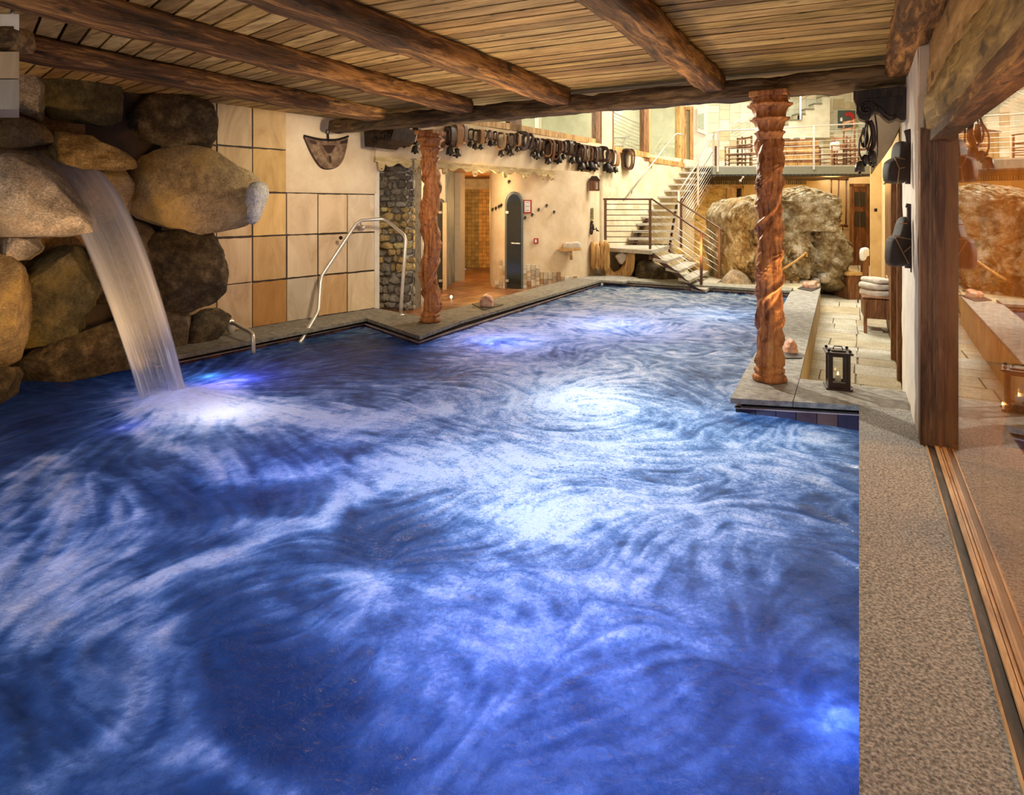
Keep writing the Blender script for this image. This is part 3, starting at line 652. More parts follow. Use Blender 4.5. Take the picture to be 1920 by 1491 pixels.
# ================================================================= ROCKS
def wall_d(px): 
    p = W(px, 400, TW1, TW2); return -p.x*SA+p.y*CA
def outline_radius(poly, c, a):
    dx, dy = math.cos(a), math.sin(a); best = 0
    for (x0, y0), (x1, y1) in zip(poly, poly[1:]+poly[:1]):
        ex, ey = x1-x0, y1-y0; det = ex*dy-ey*dx
        if abs(det) < 1e-9: continue
        t = (ex*(y0-c[1])-ey*(x0-c[0]))/det; u = (dx*(y0-c[1])-dy*(x0-c[0]))/det
        if -1e-6 <= u <= 1+1e-6 and t > best: best = t
    return best
def rock_mesh(poly, d, thick, seed, amp=.05, na=72, nr=18, face=None, flat=.55, cut=0.0, rfreq=1.6, facets=0, crag=0.0):
    """a stone whose outline is given by pixels at distance d; thick metres deep, facing the pool"""
    c = (sum(p[0] for p in poly)/len(poly), sum(p[1] for p in poly)/len(poly))
    C0 = D(c[0], c[1], d); fwd = (face if face is not None else Vector((-SA, CA, 0))).normalized()
    R0 = Vector((CA, SA, 0)); U0 = Vector((0, 0, 1)); s = d/F
    rad = [outline_radius(poly, c, 2*math.pi*k/na) for k in range(na)]
    rad = [(rad[k-1]+2*rad[k]+rad[(k+1) % na])/4 for k in range(na)]
    vs = []; fs = []; rg = random.Random(seed*13+5); rm = sum(rad)/na*s; pl = []
    for _ in range(facets):
        a = rg.uniform(0, 6.283); e = rg.uniform(.15, 1.1)
        nn = ((R0*math.cos(a)+U0*math.sin(a))*math.sin(e)-fwd*math.cos(e)).normalized()
        sup = math.sqrt((rm*math.sin(e))**2+(thick/2*math.cos(e))**2); pl.append((nn, sup*rg.uniform(.66, .92)))
    for j in range(2*nr+1):
        t = -math.pi/2+math.pi*j/(2*nr); rr = abs(math.cos(t))**flat; dd = math.sin(t); dd = math.copysign(abs(dd)**.8, dd)
        for k in range(na):
            a = 2*math.pi*k/na
            p = C0+(R0*math.cos(a)-U0*math.sin(a))*rad[k]*s*rr+fwd*dd*thick/2
            n = ((R0*math.cos(a)-U0*math.sin(a))*rr+fwd*dd).normalized()
            h = fbm(p, rfreq, seed, 5)*amp+abs(nz(p, rfreq*2.2, seed+4))*amp*.7+fbm(p, 9, seed+8, 3)*amp*.16
            if cut: h -= cut*max(0, nz(p, .9, seed+15))
            if crag:
                r1 = 1-abs(nz(p, rfreq*2.5, seed+21))*2.2; r2 = 1-abs(nz((p.x*1.5+p.z, p.y, p.z*2.4), rfreq*4.5, seed+27))*2.2
                h += crag*(max(r1, -.4)*.6+max(r2, -.4)*.35+.22*nz(p, 14, seed+33)+.14*nz(p, 30, seed+35))
            q = p+n*h*(0.35+.65*abs(dd))
            for nn, hh in pl:
                k2 = (q-C0).dot(nn)-hh
                if k2 > 0: q = q-nn*k2*.86
            vs.append(q)
    for j in range(2*nr):
        for k in range(na): fs.append((j*na+k, (j+1)*na+k, (j+1)*na+(k+1) % na, j*na+(k+1) % na))
    m = MB(); m.add(vs, fs); return m
rocks = [
 # outline, distance in front of the wall, thickness, material, label
 ([(-30,88),(38,92),(60,110),(80,160),(75,200),(70,228),(40,210),(-30,200)], .05, .6, 'rock_pale', 'grey rounded rock below the stone pier, in the top corner of the rock wall', .05),
 ([(74,116),(100,106),(140,112),(182,124),(212,145),(224,170),(226,225),(200,236),(150,230),(110,226),(72,222),(66,180),(72,150)], .1, .6, 'rock_olive', 'big olive brown rock directly under the lowest ceiling beam', .06),
 ([(228,172),(262,163),(320,172),(395,190),(406,215),(404,250),(390,277),(340,276),(270,266),(240,250),(230,215)], .15, .55, 'rock_dark', 'dark speckled oval rock beside the top sandstone tiles', .05),
 ([(50,262),(70,246),(120,250),(170,262),(210,275),(242,294),(246,312),(210,318),(160,314),(110,300),(60,284)], .45, .6, 'rock_gold', 'golden lit jagged crag directly above the waterfall', .09),
 ([(-30,222),(30,218),(80,236),(110,262),(60,275),(-30,275)], .2, .5, 'rock', 'low brown rock above the left end of the waterfall lip', .06),
 ([(212,330),(250,300),(300,280),(350,278),(395,284),(440,310),(478,325),(494,348),(497,375),(486,400),(462,425),(425,430),(380,436),(330,424),(270,408),(220,380)], .45, 1.0, 'rock_sand', 'large sandy yellow boulder with a pale quartz edge, right of the waterfall', .06),
 ([(-60,300),(45,292),(85,318),(125,360),(155,400),(168,436),(120,441),(-60,443)], .75, .9, 'rock_pale', 'large pale grey and tan boulder that the waterfall pours past', .05),
 ([(4,452),(30,443),(62,447),(74,468),(48,487),(14,489)], .3, .4, 'rock_pale', 'small grey stone under the pale boulder at the left edge', .03),
 ([(52,492),(76,468),(105,458),(136,464),(150,500),(172,548),(168,580),(150,600),(148,630),(105,642),(64,645),(48,600),(38,545)], .30, .7, 'rock_olive', 'tall mossy green rock with diagonal facets near the left edge', .09),
 ([(160,458),(188,460),(202,500),(198,560),(188,588),(170,570),(156,510)], .2, .4, 'rock_dark', 'narrow brown rock between the mossy rock and the falling water', .04),
 ([(270,470),(285,438),(335,430),(392,434),(414,470),(428,512),(424,548),(398,568),(352,584),(318,578),(290,540)], .35, .7, 'rock_dark', 'dark rounded rock right of the water, level with the middle tiles', .06),
 ([(326,604),(372,588),(402,584),(428,597),(420,622),(390,652),(350,662),(328,640)], .25, .6, 'rock_dark', 'layered dark slab rock just left of the steel spout', .09),
 ([(16,700),(30,672),(70,652),(130,630),(190,612),(240,604),(268,640),(266,690),(150,712),(60,726),(20,728)], .35, .7, 'rock_dark', 'low coarse rock ledge meeting the pool at the left', .06),
 ([(-60,470),(8,480),(36,498),(46,560),(40,620),(22,700),(-60,720)], .45, .6, 'rock_sand', 'yellow lit rock face at the left edge above the water', .05),
 ([(-60,690),(16,700),(22,716),(10,748),(-20,780),(-60,800)], .65, .6, 'rock_dark', 'dark wet rock at the lower left waterline', .05),
 ([(168,600),(230,575),(330,560),(350,600),(346,655),(280,672),(180,660)], .12, .5, 'rock', 'brown rock behind the lower part of the falling water', .06),
 ([(196,440),(240,410),(290,428),(300,500),(290,560),(220,590),(196,560)], .08, .4, 'rock', 'shadowed rock directly behind the falling water', .05),
 ([(150,318),(190,312),(235,318),(250,345),(235,400),(180,420),(150,380)], .15, .5, 'rock_sand', 'cracked sandy rock tucked under the golden crag', .05),
 ([(330,650),(400,636),(428,640),(424,672),(360,690),(330,680)], .15, .4, 'rock_dark', 'reddish low rock at the waterline beside the ledge', .04),
]
qfwd = -wperp
for i, (poly, fwd_off, th, mt, lab, amp) in enumerate(rocks):
    cx = sum(p[0] for p in poly)/len(poly); d = wall_d(max(cx, -40))-fwd_off
    o = rock_mesh(poly, d, th, i*3+1, amp, face=Vector((-SA, CA, 0))*.6+qfwd*.4, na=130, nr=34, facets=9 if i not in (2, 10) else 4, crag=.045 if mt in ('rock_dark', 'rock_gold', 'rock_olive') else .028, flat=.36).build('rock', M[mt], smooth=True)
    tag(o, lab, 'rock', 'natural rocks built into the waterfall wall')
    if i == 5:
        q = rock_mesh([(466,352),(480,340),(494,345),(498,360),(490,385),(484,410),(472,424),(464,420),(472,395),(462,375)], d-.22, .30, 88, .05, na=40, nr=10).build('quartz_vein', surf('white_quartz', [(.3, (.35, .32, .28)), (.5, (.7, .67, .62)), (.7, (.9, .88, .84))], nscale=6, bump=1.0, bdist=.03, fine=(40,)), o, smooth=True)
        q['label'] = 'pale striped quartz edge'

# the great boulder in the atrium
bp = [(1344,524),(1337,480),(1340,440),(1336,405),(1350,380),(1372,372),(1404,369),(1436,364),(1466,355),(1478,352),(1505,356),(1532,370),(1537,398),(1542,430),(1556,462),(1560,500),(1560,535),(1548,548),(1500,540),(1400,536)]
def boulder():
    m = rock_mesh(bp, 15.3, 2.4, 41, .10, na=230, nr=80, flat=.42, rfreq=.9, facets=0, crag=.10)
    C0 = D(1448, 450, 15.3); fw = Vector((-SA, CA, 0)); rt = Vector((CA, SA, 0))
    def f(v):
        r = v-C0; a = r.dot(rt); b = r.z; k = -r.dot(fw)      # k: towards the viewer
        if k > -.4:
            # hollow in the middle top, split by a slanting rib
            g = math.exp(-((a-.05)/.62)**2-((b-.52)/.55)**2); k2 = .75*g
            g2 = math.exp(-((a-(-.75-.55*b))/.16)**2); k2 -= .16*g2*(1 if b > -.5 else 0)
            g3 = math.exp(-((a-.62-.05*b)/.20)**2)*(1 if b < .25 else .2); k2 += .35*g3
            rib = .22*abs(nz((a+b*.3, b*.6, 0), 1.5, 61))+.16*abs(nz((a*1.2+b*.8, b*.6-a*.4, 0), 3.0, 63))+.10*abs(nz(v, 6, 64))+.05*nz(v, 14, 66)+.5*max(0, b-.35)*(1-g)+.45*max(0, -a-.5)
            return v+fw*(k2-rib)
        return v
    return m.warp(f)
o = boulder().build('boulder', M['boulder'], smooth=True); tag(o, 'huge craggy boulder, golden lit, standing beyond the far end of the pool', 'boulder')
small = [([(1351,540),(1356,525),(1372,508),(1384,505),(1396,515),(1408,530),(1412,543),(1380,548)], 13.9, .5, 'triangular stone at the foot of the great boulder, behind the lowest step'),
 ([(1404,543),(1408,530),(1424,526),(1440,532),(1444,543)], 13.9, .3, 'small stone beside the triangular one, half behind the right carved column'),
 ([(1466,530),(1472,523),(1480,524),(1483,531),(1474,534)], 14.1, .2, 'small rounded stone right of the carved column, first of the row at the boulder'),
 ([(1482,532),(1485,526),(1492,527),(1495,533)], 14.1, .2, 'small pale pebble, second of the row at the boulder foot'),
 ([(1494,533),(1500,526),(1512,524),(1520,527),(1518,534)], 14.1, .3, 'flat stone, third of the row in front of the boulder, behind the salt lamp'),
 ([(1516,530),(1526,520),(1534,522),(1532,531)], 14.2, .3, 'low stone, fourth of the row at the boulder foot'),
 ([(1528,529),(1533,514),(1544,507),(1552,512),(1554,524),(1546,531)], 14.3, .45, 'tall grey stone closing the row at the right foot of the boulder')]
for i, (poly, d, th, lab) in enumerate(small):
    tag(rock_mesh(poly, d, th, 70+i, .03, na=36, nr=9).build('stone', M['rock_pale'], smooth=True), lab, 'stone', 'stones at the foot of the boulder')
# dark rocks beneath the staircase landing
for i, (poly, d, lab) in enumerate([([(1190,527),(1188,500),(1198,488),(1216,490),(1240,498),(1262,512),(1276,524),(1260,530),(1230,528)], 15.0, 'dark rough rock under the lower stair flight'), ([(1258,476),(1264,464),(1272,462),(1280,470),(1282,480),(1266,482)], 15.6, 'small tan rock between the stair and the boulder'), ([(1284,500),(1290,486),(1306,478),(1322,484),(1330,500),(1320,512),(1296,512)], 15.4, 'pale crumbly rock behind the lower stair cables'), ([(1318,452),(1326,430),(1340,420),(1352,440),(1350,480),(1330,484)], 15.9, 'pale rock leaning against the left side of the boulder'), ([(1200,532),(1230,524),(1262,527),(1290,534),(1280,541),(1210,541)], 14.35, 'low flat dark stone in the shallow water below the steps')]):
    tag(rock_mesh(poly, d, .7, 90+i, .07, na=44, nr=10).build('stone', M['rock_dark' if 'dark' in lab else 'rock_sand'], smooth=True), lab, 'stone')

# ================================================================= CARVED COLUMNS
def column(base, top, label, seed, r0=.122):
    t = thing('carved_column', label, 'column', base); H = top-base[2]
    n = 110; zs0, zs1 = .13, H-.42; rows = 300
    def shaft(theta, z):
        u = (z-zs0)/(zs1-zs0); ph = theta-2*math.pi*2.6*u+seed
        tw = .5+.5*math.cos(ph)                     # broad twisted swelling
        groove = -.014*math.exp(-((math.remainder(ph-math.pi, 2*math.pi))/.35)**2)
        vine = .020*math.exp(-((math.remainder(ph-2.2+.4*math.sin(u*26), 2*math.pi))/.22)**2)
        r = r0*(.86+.16*tw)+groove*1.5+vine*1.25
        # leaves: lobed raised patches that recur along the swelling
        L = 5.2; q = (u*L+seed*.37) % 1.0-.5; w = math.remainder(ph-.2, 2*math.pi)
        lobe = math.exp(-(q/.20)**2-(w/.75)**2)*(1+.35*math.cos(7*math.atan2(q*3.2, w)))
        r += .024*lobe
        q2 = ((u*L+.5+seed*.37) % 1.0)-.5; w2 = math.remainder(ph+.55, 2*math.pi)  # grape bunches
        g = math.exp(-(q2/.22)**4-((w2)/(.85-1.2*q2))**4)
        r += g*(.010+.016*abs(math.sin(ph*12)*math.sin(z*95+(int(ph*12/math.pi) % 2)*1.57)))
        r += .007*fbm((math.cos(theta)*r0, math.sin(theta)*r0, z*1.0), 18, seed, 3)
        return r
    m = MB(); vs = []
    for j in range(rows+1):
        z = zs0+(zs1-zs0)*j/rows; u = j/rows; ox = .012*math.sin(u*16+seed); oy = .012*math.cos(u*16+seed)
        e = min(1, j/5, (rows-j)/5)
        for k in range(n):
            a = 2*math.pi*k/n; r = shaft(a, z)*(.86+.14*e); vs.append((base[0]+ox+r*math.cos(a), base[1]+oy+r*math.sin(a), base[2]+z))
    m.add(vs, [(j*n+k, j*n+(k+1) % n, (j+1)*n+(k+1) % n, (j+1)*n+k) for j in range(rows) for k in range(n)])
    m.build('shaft', M['carved'], t, smooth=True)
    m = MB().lathe([(.128, 0), (.150, .008), (.156, .03), (.146, .055), (.128, .066), (.126, .078), (.140, .09), (.138, .108), (.118, .125), (.108, .16)], base, 48, fn=lambda r, z, a: r*(1+.035*math.cos(5*a+z*30)))
    m.build('base', M['carved'], t, smooth=True)
    def capf(r, z, a):
        return r*(1+(.10*abs(math.cos(4*a)) if z > H-.34 else .03)*(1 if z < H-.05 else .3))
    prof = [(.10, H-.45), (.112, H-.42), (.118, H-.40), (.134, H-.385), (.137, H-.375), (.112, H-.36), (.118, H-.32), (.128, H-.28), (.160, H-.26), (.168, H-.245), (.130, H-.235), (.134, H-.19), (.148, H-.15), (.185, H-.125), (.188, H-.11), (.150, H-.10), (.155, H-.05), (.165, H-.045)]
    MB().lathe(prof, base, 64, fn=capf).build('capital', M['carved'], t, smooth=True)
    m = MB()
    for k in range(8):      # scroll leaves on the capital corners
        a = 2*math.pi*k/8+.2; ca, sa = math.cos(a), math.sin(a)
        for (rr, z, s) in ((.160, H-.115, .022), (.140, H-.252, .018), (.122, H-.378, .013)):
            m.ball((base[0]+ca*rr, base[1]+sa*rr, base[2]+z), s, 7, sc=(1, 1, 1.25))
    m.build('scroll_leaves', M['carved'], t, smooth=True)
    b = (base[0], base[1], base[2]+H)
    MB().bbox((b[0]-.165, b[1]-.165, b[2]-.05), (b[0]+.165, b[1]+.165, b[2]+.005), .008).build('abacus', M['carved'], t)
    return t
cl = P(807, 603, 0); cr = P(1443, 713, 0)
column((cl.x, cl.y, 0), 2.735, 'carved twisted wooden column with grape vines on the left coping', .6, .128)
column((cr.x, cr.y, 0), 2.735, 'carved twisted reddish column with grape bunches on the right coping by the pointed salt lamp', 2.4, .118)

# ================================================================= STEEL, DOORS, WALL PIECES
def bend(pts, k=5): return [Vector(p) for p in spl([tuple(q) for q in pts], k)]
def V3(*l): return [D(*q) for q in l]
t = thing('pool_handrail', 'tall bent steel handrail rising from the water beside the sandstone tile wall', 'handrail', tuple(P(751.5, 590, 0)))
pts = V3((562, 643, 8.05), (566, 636, 8.15), (592, 591, 8.68), (597, 580, 8.75), (600.5, 530, 8.95), (604, 516, 9.0), (668, 419, 9.43), (678, 413.5, 9.5), (716, 410.5, 9.7), (727, 415, 9.68), (757, 440, 9.48), (760.5, 450, 9.44), (752, 575, 9.38), (751.5, 591, 9.37))
MB().tube(pts, .026, 12).build('tube', M['steel'], t, smooth=True)
a = D(676, 414, 9.5); b = D(679, 427, 9.75); MB().tube([a, (a+b)/2+Vector((0, 0, -.05)), b], .012, 8).ball(b, .045, 8).build('wall_bracket', M['steel'], t, smooth=True)
a = D(639, 446, 9.3); MB().ball(a, .03, 8).build('rosette', M['iron'], t, smooth=True)
a = D(751.5, 588.5, 9.37); MB().lathe([(.05, -.01), (.05, .004), (.03, .012)], (a.x, a.y, .002), 16).build('foot_flange', M['steel'], t, smooth=True)
t = thing('steel_spout', 'short bent steel pipe coming out of the wall ledge at the waterline', 'pipe', tuple(D(436, 610, 7.8)))
MB().tube(bend([D(432, 606, 7.95), D(440, 607, 7.85), D(456, 616, 7.65), D(469, 623, 7.5), D(474, 632, 7.42), D(475, 663, 7.4)]), .026, 12).build('tube', M['steel'], t, smooth=True)
MB().ball(D(433, 612, 7.95), .07, 10, sc=(.5, 1, 1.4)).build('wall_flange', M['steel'], t, smooth=True)

def wall_out(px, py, o): return W(px, py, TW1, TW2)+wperp*o
t = thing('harness_shield', 'old leather harness shield with a hanging ring on the plaster field', 'harness', tuple(wall_out(608, 300, .03)))
sh = [(567, 257), (580, 260), (610, 263), (634, 262), (648, 258), (646, 276), (640, 298), (632, 310), (620, 316), (606, 316.5), (597, 312), (588, 300), (577, 280)]
q = [wall_out(px, py, .035) for px, py in sh]
MB().slab(q, wperp*.03).build('leather_body', surf('worn_hide', [(.3, (.05, .026, .014)), (.5, (.20, .12, .07)), (.7, (.36, .25, .15))], nscale=9, bump=.8, bdist=.02), t)
MB().tube(bend(q[3:]+[q[0]], 3), .013, 8).build('rim', M['leather_d'], t, smooth=True)
MB().tube(bend([wall_out(566, 255, .06), wall_out(590, 261, .07), wall_out(610, 263, .075), wall_out(630, 262, .07), wall_out(649, 256, .06)], 4), .016, 8).build('top_bar', M['iron'], t, smooth=True)
m = MB(); c = wall_out(610, 248, .06); m.tube([c+wn*.03*math.cos(a)+Vector((0, 0, .035*math.sin(a))) for a in [k*math.pi/8 for k in range(17)]], .006, 6); m.tube([wall_out(610, 253, .07), wall_out(611, 266, .07)], .014, 6)
m.build('hanging_ring', M['iron'], t, smooth=True)
m = MB()
for pl in ([(575, 262), (589, 268), (587, 272), (578, 269)], [(634, 265), (646, 262), (645, 269), (633, 271)], [(600, 273), (625, 273), (615, 288), (609, 288)], [(612, 293), (616, 293), (616, 306), (613, 306)]): m.slab([wall_out(x, y, .066) for x, y in pl], wperp*.006)
m.build('strap', M['leather_d'], t)

def archpts(x0, x1, ytop, ys, yb0, yb1, n=10):
    cx = (x0+x1)/2; out = [(x0, yb0), (x0, ys)]
    for k in range(1, n): a = math.pi*(1-k/n); out.append((cx+(x1-x0)/2*math.cos(a), ys-(ys-ytop)*math.sin(a)))
    return out+[(x1, ys), (x1, yb1)]
def flatd(pxa, da, pxb, db):         # points on the upright plane through two plan points
    A, B = D(pxa, 400, da), D(pxb, 400, db)
    return lambda x, y: W(x, y, A, B)
def door_glass(name, fn, ar_out, ar_in, back, handle=None, hinges=()):
    t = bpy.data.objects.new(name, None); COL.objects.link(t); o0 = fn(*ar_out[0]); t.location = o0; ORG[t.name] = o0.copy(); struct(t)
    po = [fn(*p) for p in ar_out]; pi = [fn(*p) for p in ar_in]; m = MB(); n = len(po)
    bk = Vector(back); vs = po+pi+[p+bk for p in po]+[p+bk for p in pi]
    fs = [(i, i+1, n+i+1, n+i) for i in range(n-1)]+[(n+i, n+i+1, 3*n+i+1, 3*n+i) for i in range(n-1)]+[(i, 2*n+i, 2*n+i+1, i+1) for i in range(n-1)]
    m.add(vs, fs).build('door_frame', M['doorframe_g'], t)
    MB().slab([p+bk*.5 for p in pi], bk*.4).build('glass_leaf', M['doorglass'], t)
    if handle: MB().tube([fn(*handle[0])-bk*1.2, fn(*handle[1])-bk*1.2], .018, 8).build('door_handle', M['steel'], t, smooth=True)
    for h in hinges: 
        a, b = fn(h[0], h[1]), fn(h[0]+h[2], h[1]+5); m = MB(); m.slab([fn(h[0], h[1]), fn(h[0]+h[2], h[1]), fn(h[0]+h[2], h[1]+4.5), fn(h[0], h[1]+4.5)], -bk*.5); m.build('hinge', M['steel'], t)
    return t
f3 = lambda px, py: on_cream(px, py, .13)
door_glass('door_3', f3, archpts(946.6, 979, 359, 382, 542, 547), archpts(950, 977, 364, 384, 540, 544), (0, .05, 0), ((961, 456), (977.5, 457)), ((949, 396, 5), (949, 524, 5)))
f1 = flatd(774.5, 10.5, 792, 11.2)
door_glass('door_1', f1, archpts(774, 791, 358, 385, 584, 574), archpts(776, 790, 363, 386, 582, 573), (-.02, .05, 0), None, ((774, 403, 3.5), (774, 560, 3.5)))
f2 = flatd(815, 13.1, 850, 13.1)
door_glass('door_2', f2, archpts(812, 835, 372, 395, 541, 541), archpts(814, 832, 377, 396, 540, 540), (0, .05, 0), None, ((824, 396, 6), (824, 524, 6)))
MB().slab([f2(833, 380), f2(837.5, 380), f2(837.5, 543), f2(833, 543)], (0, -.06, 0)).build('trim_5', M['plaster']).__setitem__('kind', 'structure')

# scalloped board over the shower area
A, B = Vector((SWA.x, SWA.y, 0)), Vector((SWB.x, SWB.y, 0)); ux = (B-A).normalized(); nx_ = Vector((ux.y, -ux.x, 0))
def on_sw(px, z, o=.03): p = W(px, 400, SWA, SWB); return Vector((p.x, p.y, z))+nx_*o
lobes = [712, 775, 831, 888, 944, 982, 1016, 1033]; S = lambda px: (on_sw(px, 0)-A).dot(ux); ls = [S(p) for p in lobes]
s = S(700.5); s1 = S(1041); low = []
while s < s1:
    z = 2.335
    k = min(range(len(ls)), key=lambda i: abs(ls[i]-s)); dd = abs(s-ls[k]); r = .062
    nxt = [l for l in ls if l > s]; prv = [l for l in ls if l <= s]
    g = (s-prv[-1])/(nxt[0]-prv[-1]) if nxt and prv else .5
    z = 2.345+.035*math.cos(4*math.pi*g)*(1 if 0 < g < 1 else 0)
    if dd < r: z = 2.29-math.sqrt(r*r-dd*dd)*.9
    low.append((s, z)); s += .015
m = MB(); top = [(q, 2.46) for q, _ in low]; vs = []; n = len(low)
for o_ in (.05, .02):
    for seq in (low, top): vs += [A+ux*q+nx_*o_+Vector((0, 0, z)) for q, z in seq]
fs = [(i, i+1, n+i+1, n+i) for i in range(n-1)]+[(2*n+i+1, 2*n+i, 3*n+i, 3*n+i+1) for i in range(n-1)]+[(i, 2*n+i, 2*n+i+1, i+1) for i in range(n-1)]+[(n+i, n+i+1, 3*n+i+1, 3*n+i) for i in range(n-1)]
o = m.add(vs, fs).build('scalloped_board', M['valance']); tag(o, 'pale scalloped wooden valance board above the shower area', 'board')
for q in ls: MB().ball(A+ux*q+nx_*.052+Vector((0, 0, 2.27)), .011, 6).build('peg', M['leather_d'], o)
m = MB(); m.slab([on_sw(826, 2.43, -.9)+Vector((-.1, -.1, 0)), on_sw(846, 2.43, -.9), on_sw(846, 2.46, -.9), on_sw(826, 2.46, -.9)], (0, .3, 0))
tag(m.build('ceiling_lamp', M['spotglow']), 'flat glowing lamp under the shower ceiling behind the left column', 'lamp')

# ================================================================= HARNESS BELLS ON THE BEAM WALL
def collar(name, w, h, dep, smat, bell, bellmat=None, wave=0.0, thick=.009):
    t = bpy.data.objects.new(name, None); COL.objects.link(t); ORG[t.name] = Vector((0, 0, 0))
    n = 26; pts = []
    for k in range(n):
        a = 2*math.pi*k/n; ca, sa = math.cos(a), math.sin(a); e = 3.2; q = (abs(ca)**e+abs(sa)**e)**(-1/e)
        pts.append((q*ca*w/2*(1+.12*sa), -h/2+q*sa*h/2))
    vs = []
    for y in (-dep/2, dep/2):
        for sc in (1.0, 1-2*thick/w): vs += [(x*sc, y+wave*math.sin(z*30), -h/2+(z+h/2)*sc) for x, z in pts]
    R4 = lambda i: [(i*n+k) for k in range(n)]; fs = []
    for k in range(n):
        j = (k+1) % n; fs += [(k, j, 2*n+j, 2*n+k), (n+k, 3*n+k, 3*n+j, n+j), (k, n+k, n+j, j), (2*n+k, 2*n+j, 3*n+j, 3*n+k)]
    st = MB().add(vs, fs).build('strap', smat, t, local=True)
    MB().box((-w*.2, -dep*.62, -.035), (w*.2, dep*.62, -.012)).build('buckle', M['bronze'], st, local=True)
    if bell:
        r = bell; z0 = -h-.005
        MB().lathe([(r*.18, z0), (r*.55, z0-.01), (r*.82, z0-r*.5), (r*.98, z0-r*1.3), (r*1.1, z0-r*1.9), (r*.98, z0-r*1.9)], (0, 0, 0), 14).build('bell', bellmat or M['bronze'], t, smooth=True, local=True)
        b = t.children[1]; MB().ball((0, 0, z0-r*2.0), r*.32, 6).build('clapper', M['iron'], b, smooth=True, local=True)
    return t
protos = {
 'dark': collar('bell_collar', .15, .29, .09, M['leather_d'], .066, thick=.020), 'tan': collar('bell_collar', .17, .33, .11, M['leather_t'], .060, thick=.014),
 'brown': collar('bell_collar', .13, .26, .08, M['leather_b'], .078, M['iron'], thick=.016), 'thin': collar('bell_collar', .12, .23, .06, M['leather_d'], .052, thick=.018),
 'plain': collar('leather_collar', .17, .36, .14, M['leather_b'], 0, thick=.016), 'wood': collar('padded_collar', .27, .38, .12, M['leather_d'], 0, thick=.045)}
used = set()
desc = {'dark': 'dark leather bell collar', 'tan': 'light tan bell collar', 'brown': 'brown collar with wide bell', 'thin': 'thin dark bell collar', 'plain': 'broad bell-less brown collar', 'wood': 'thick padded black collar'}
seq = [(744, 238, 'plain', .95), (757, 239, 'brown', .85), (766, 239, 'tan', .75), (782, 240, 'dark', 1.1), (829, 249, 'plain', .8), (843, 236, 'dark', 1.35), (856, 232, 'tan', 1.45), (867, 234, 'plain', 1.05), (884, 241, 'thin', 1.1),
 (893, 243, 'dark', .95), (902, 243, 'tan', .9), (910, 244, 'thin', .8), (919, 244, 'brown', .8), (929, 246, 'thin', .9), (940, 248, 'tan', 1.15), (950, 250, 'brown', .9), (960, 250, 'dark', 1.15), (970, 250, 'tan', .9),
 (980, 246, 'wood', 1.15), (991, 250, 'wood', .95), (1001, 258, 'thin', 1.3), (1008, 259, 'dark', 1.15), (1017, 260, 'thin', 1.2), (1025, 261, 'tan', 1.3), (1033, 262, 'plain', 1.45), (1041, 263, 'plain', 1.35), (1049, 264, 'brown', 1.3),
 (1057, 265, 'thin', 1.3), (1065, 263, 'wood', 1.0), (1075, 265, 'dark', 1.3), (1083, 268, 'thin', 1.5), (1090, 271, 'dark', 1.55), (1098, 273, 'tan', 1.25), (1105, 275, 'brown', 1.45), (1113, 275, 'dark', 1.5), (1121, 276, 'thin', 1.6),
 (1131, 274, 'wood', 1.15), (1136, 278, 'brown', 1.5), (1145, 280, 'dark', 1.5), (1153, 282, 'tan', 1.35), (1175, 279, 'plain', 1.7), (1181, 279, 'plain', 1.7)]
ordn = ['first', 'second', 'third', 'fourth', 'fifth', 'sixth', 'seventh', 'eighth', 'ninth', 'tenth']
cnt = {}; nleft = 4
for i, (px, py, kd, sc) in enumerate(seq):
    pw = W(px, py, SWA, SWB) if px < 1128 else W(px, py, SWB, SWC)
    dd = -pw.x*SA+pw.y*CA; loc = D(px, py, dd-.16-.03*(i % 2)); cnt[(kd, i < 4, px > 1160)] = cnt.get((kd, i < 4, px > 1160), 0)+1; c = cnt[(kd, i < 4, px > 1160)]
    if px > 1160: lab = 'tall brown leather collar by the stair handrail, '+('left' if c == 1 else 'right')+' one of the pair'
    elif i < 4: lab = desc[kd]+', hanging just left of the left column top'
    else: lab = desc[kd]+', '+ordn[c-1]+' of its kind right of the left column'
    rz = AL*.3+R.uniform(-.5, .5); sc *= .92
    if kd not in used:
        used.add(kd); o = protos[kd]; o.location = loc; o.rotation_euler = (R.uniform(-.06, .06), R.uniform(-.08, .08), rz); o.scale = (sc,)*3; o['label'] = lab
    else: o = dup(protos[kd], loc, (R.uniform(-.06, .06), R.uniform(-.08, .08), rz), lab, (sc,)*3)
    o['category'] = 'collar'; o['group'] = 'harness collars and bells hung along the wall'
pr = [W(738, 240, SWA, SWB)+nx_*.16, W(870, 237, SWA, SWB)+nx_*.16]
rod = MB(); rod.tube([D(x, y, d-.16) for x, y, d in [(740, 240, 10.3), (870, 236, 11.9), (985, 254, 13.4), (1126, 277, 15.2)]], .012, 8)
tag(rod.build('hanging_rail', M['iron'], smooth=True), 'thin iron rod that carries the row of harness collars', 'rail')

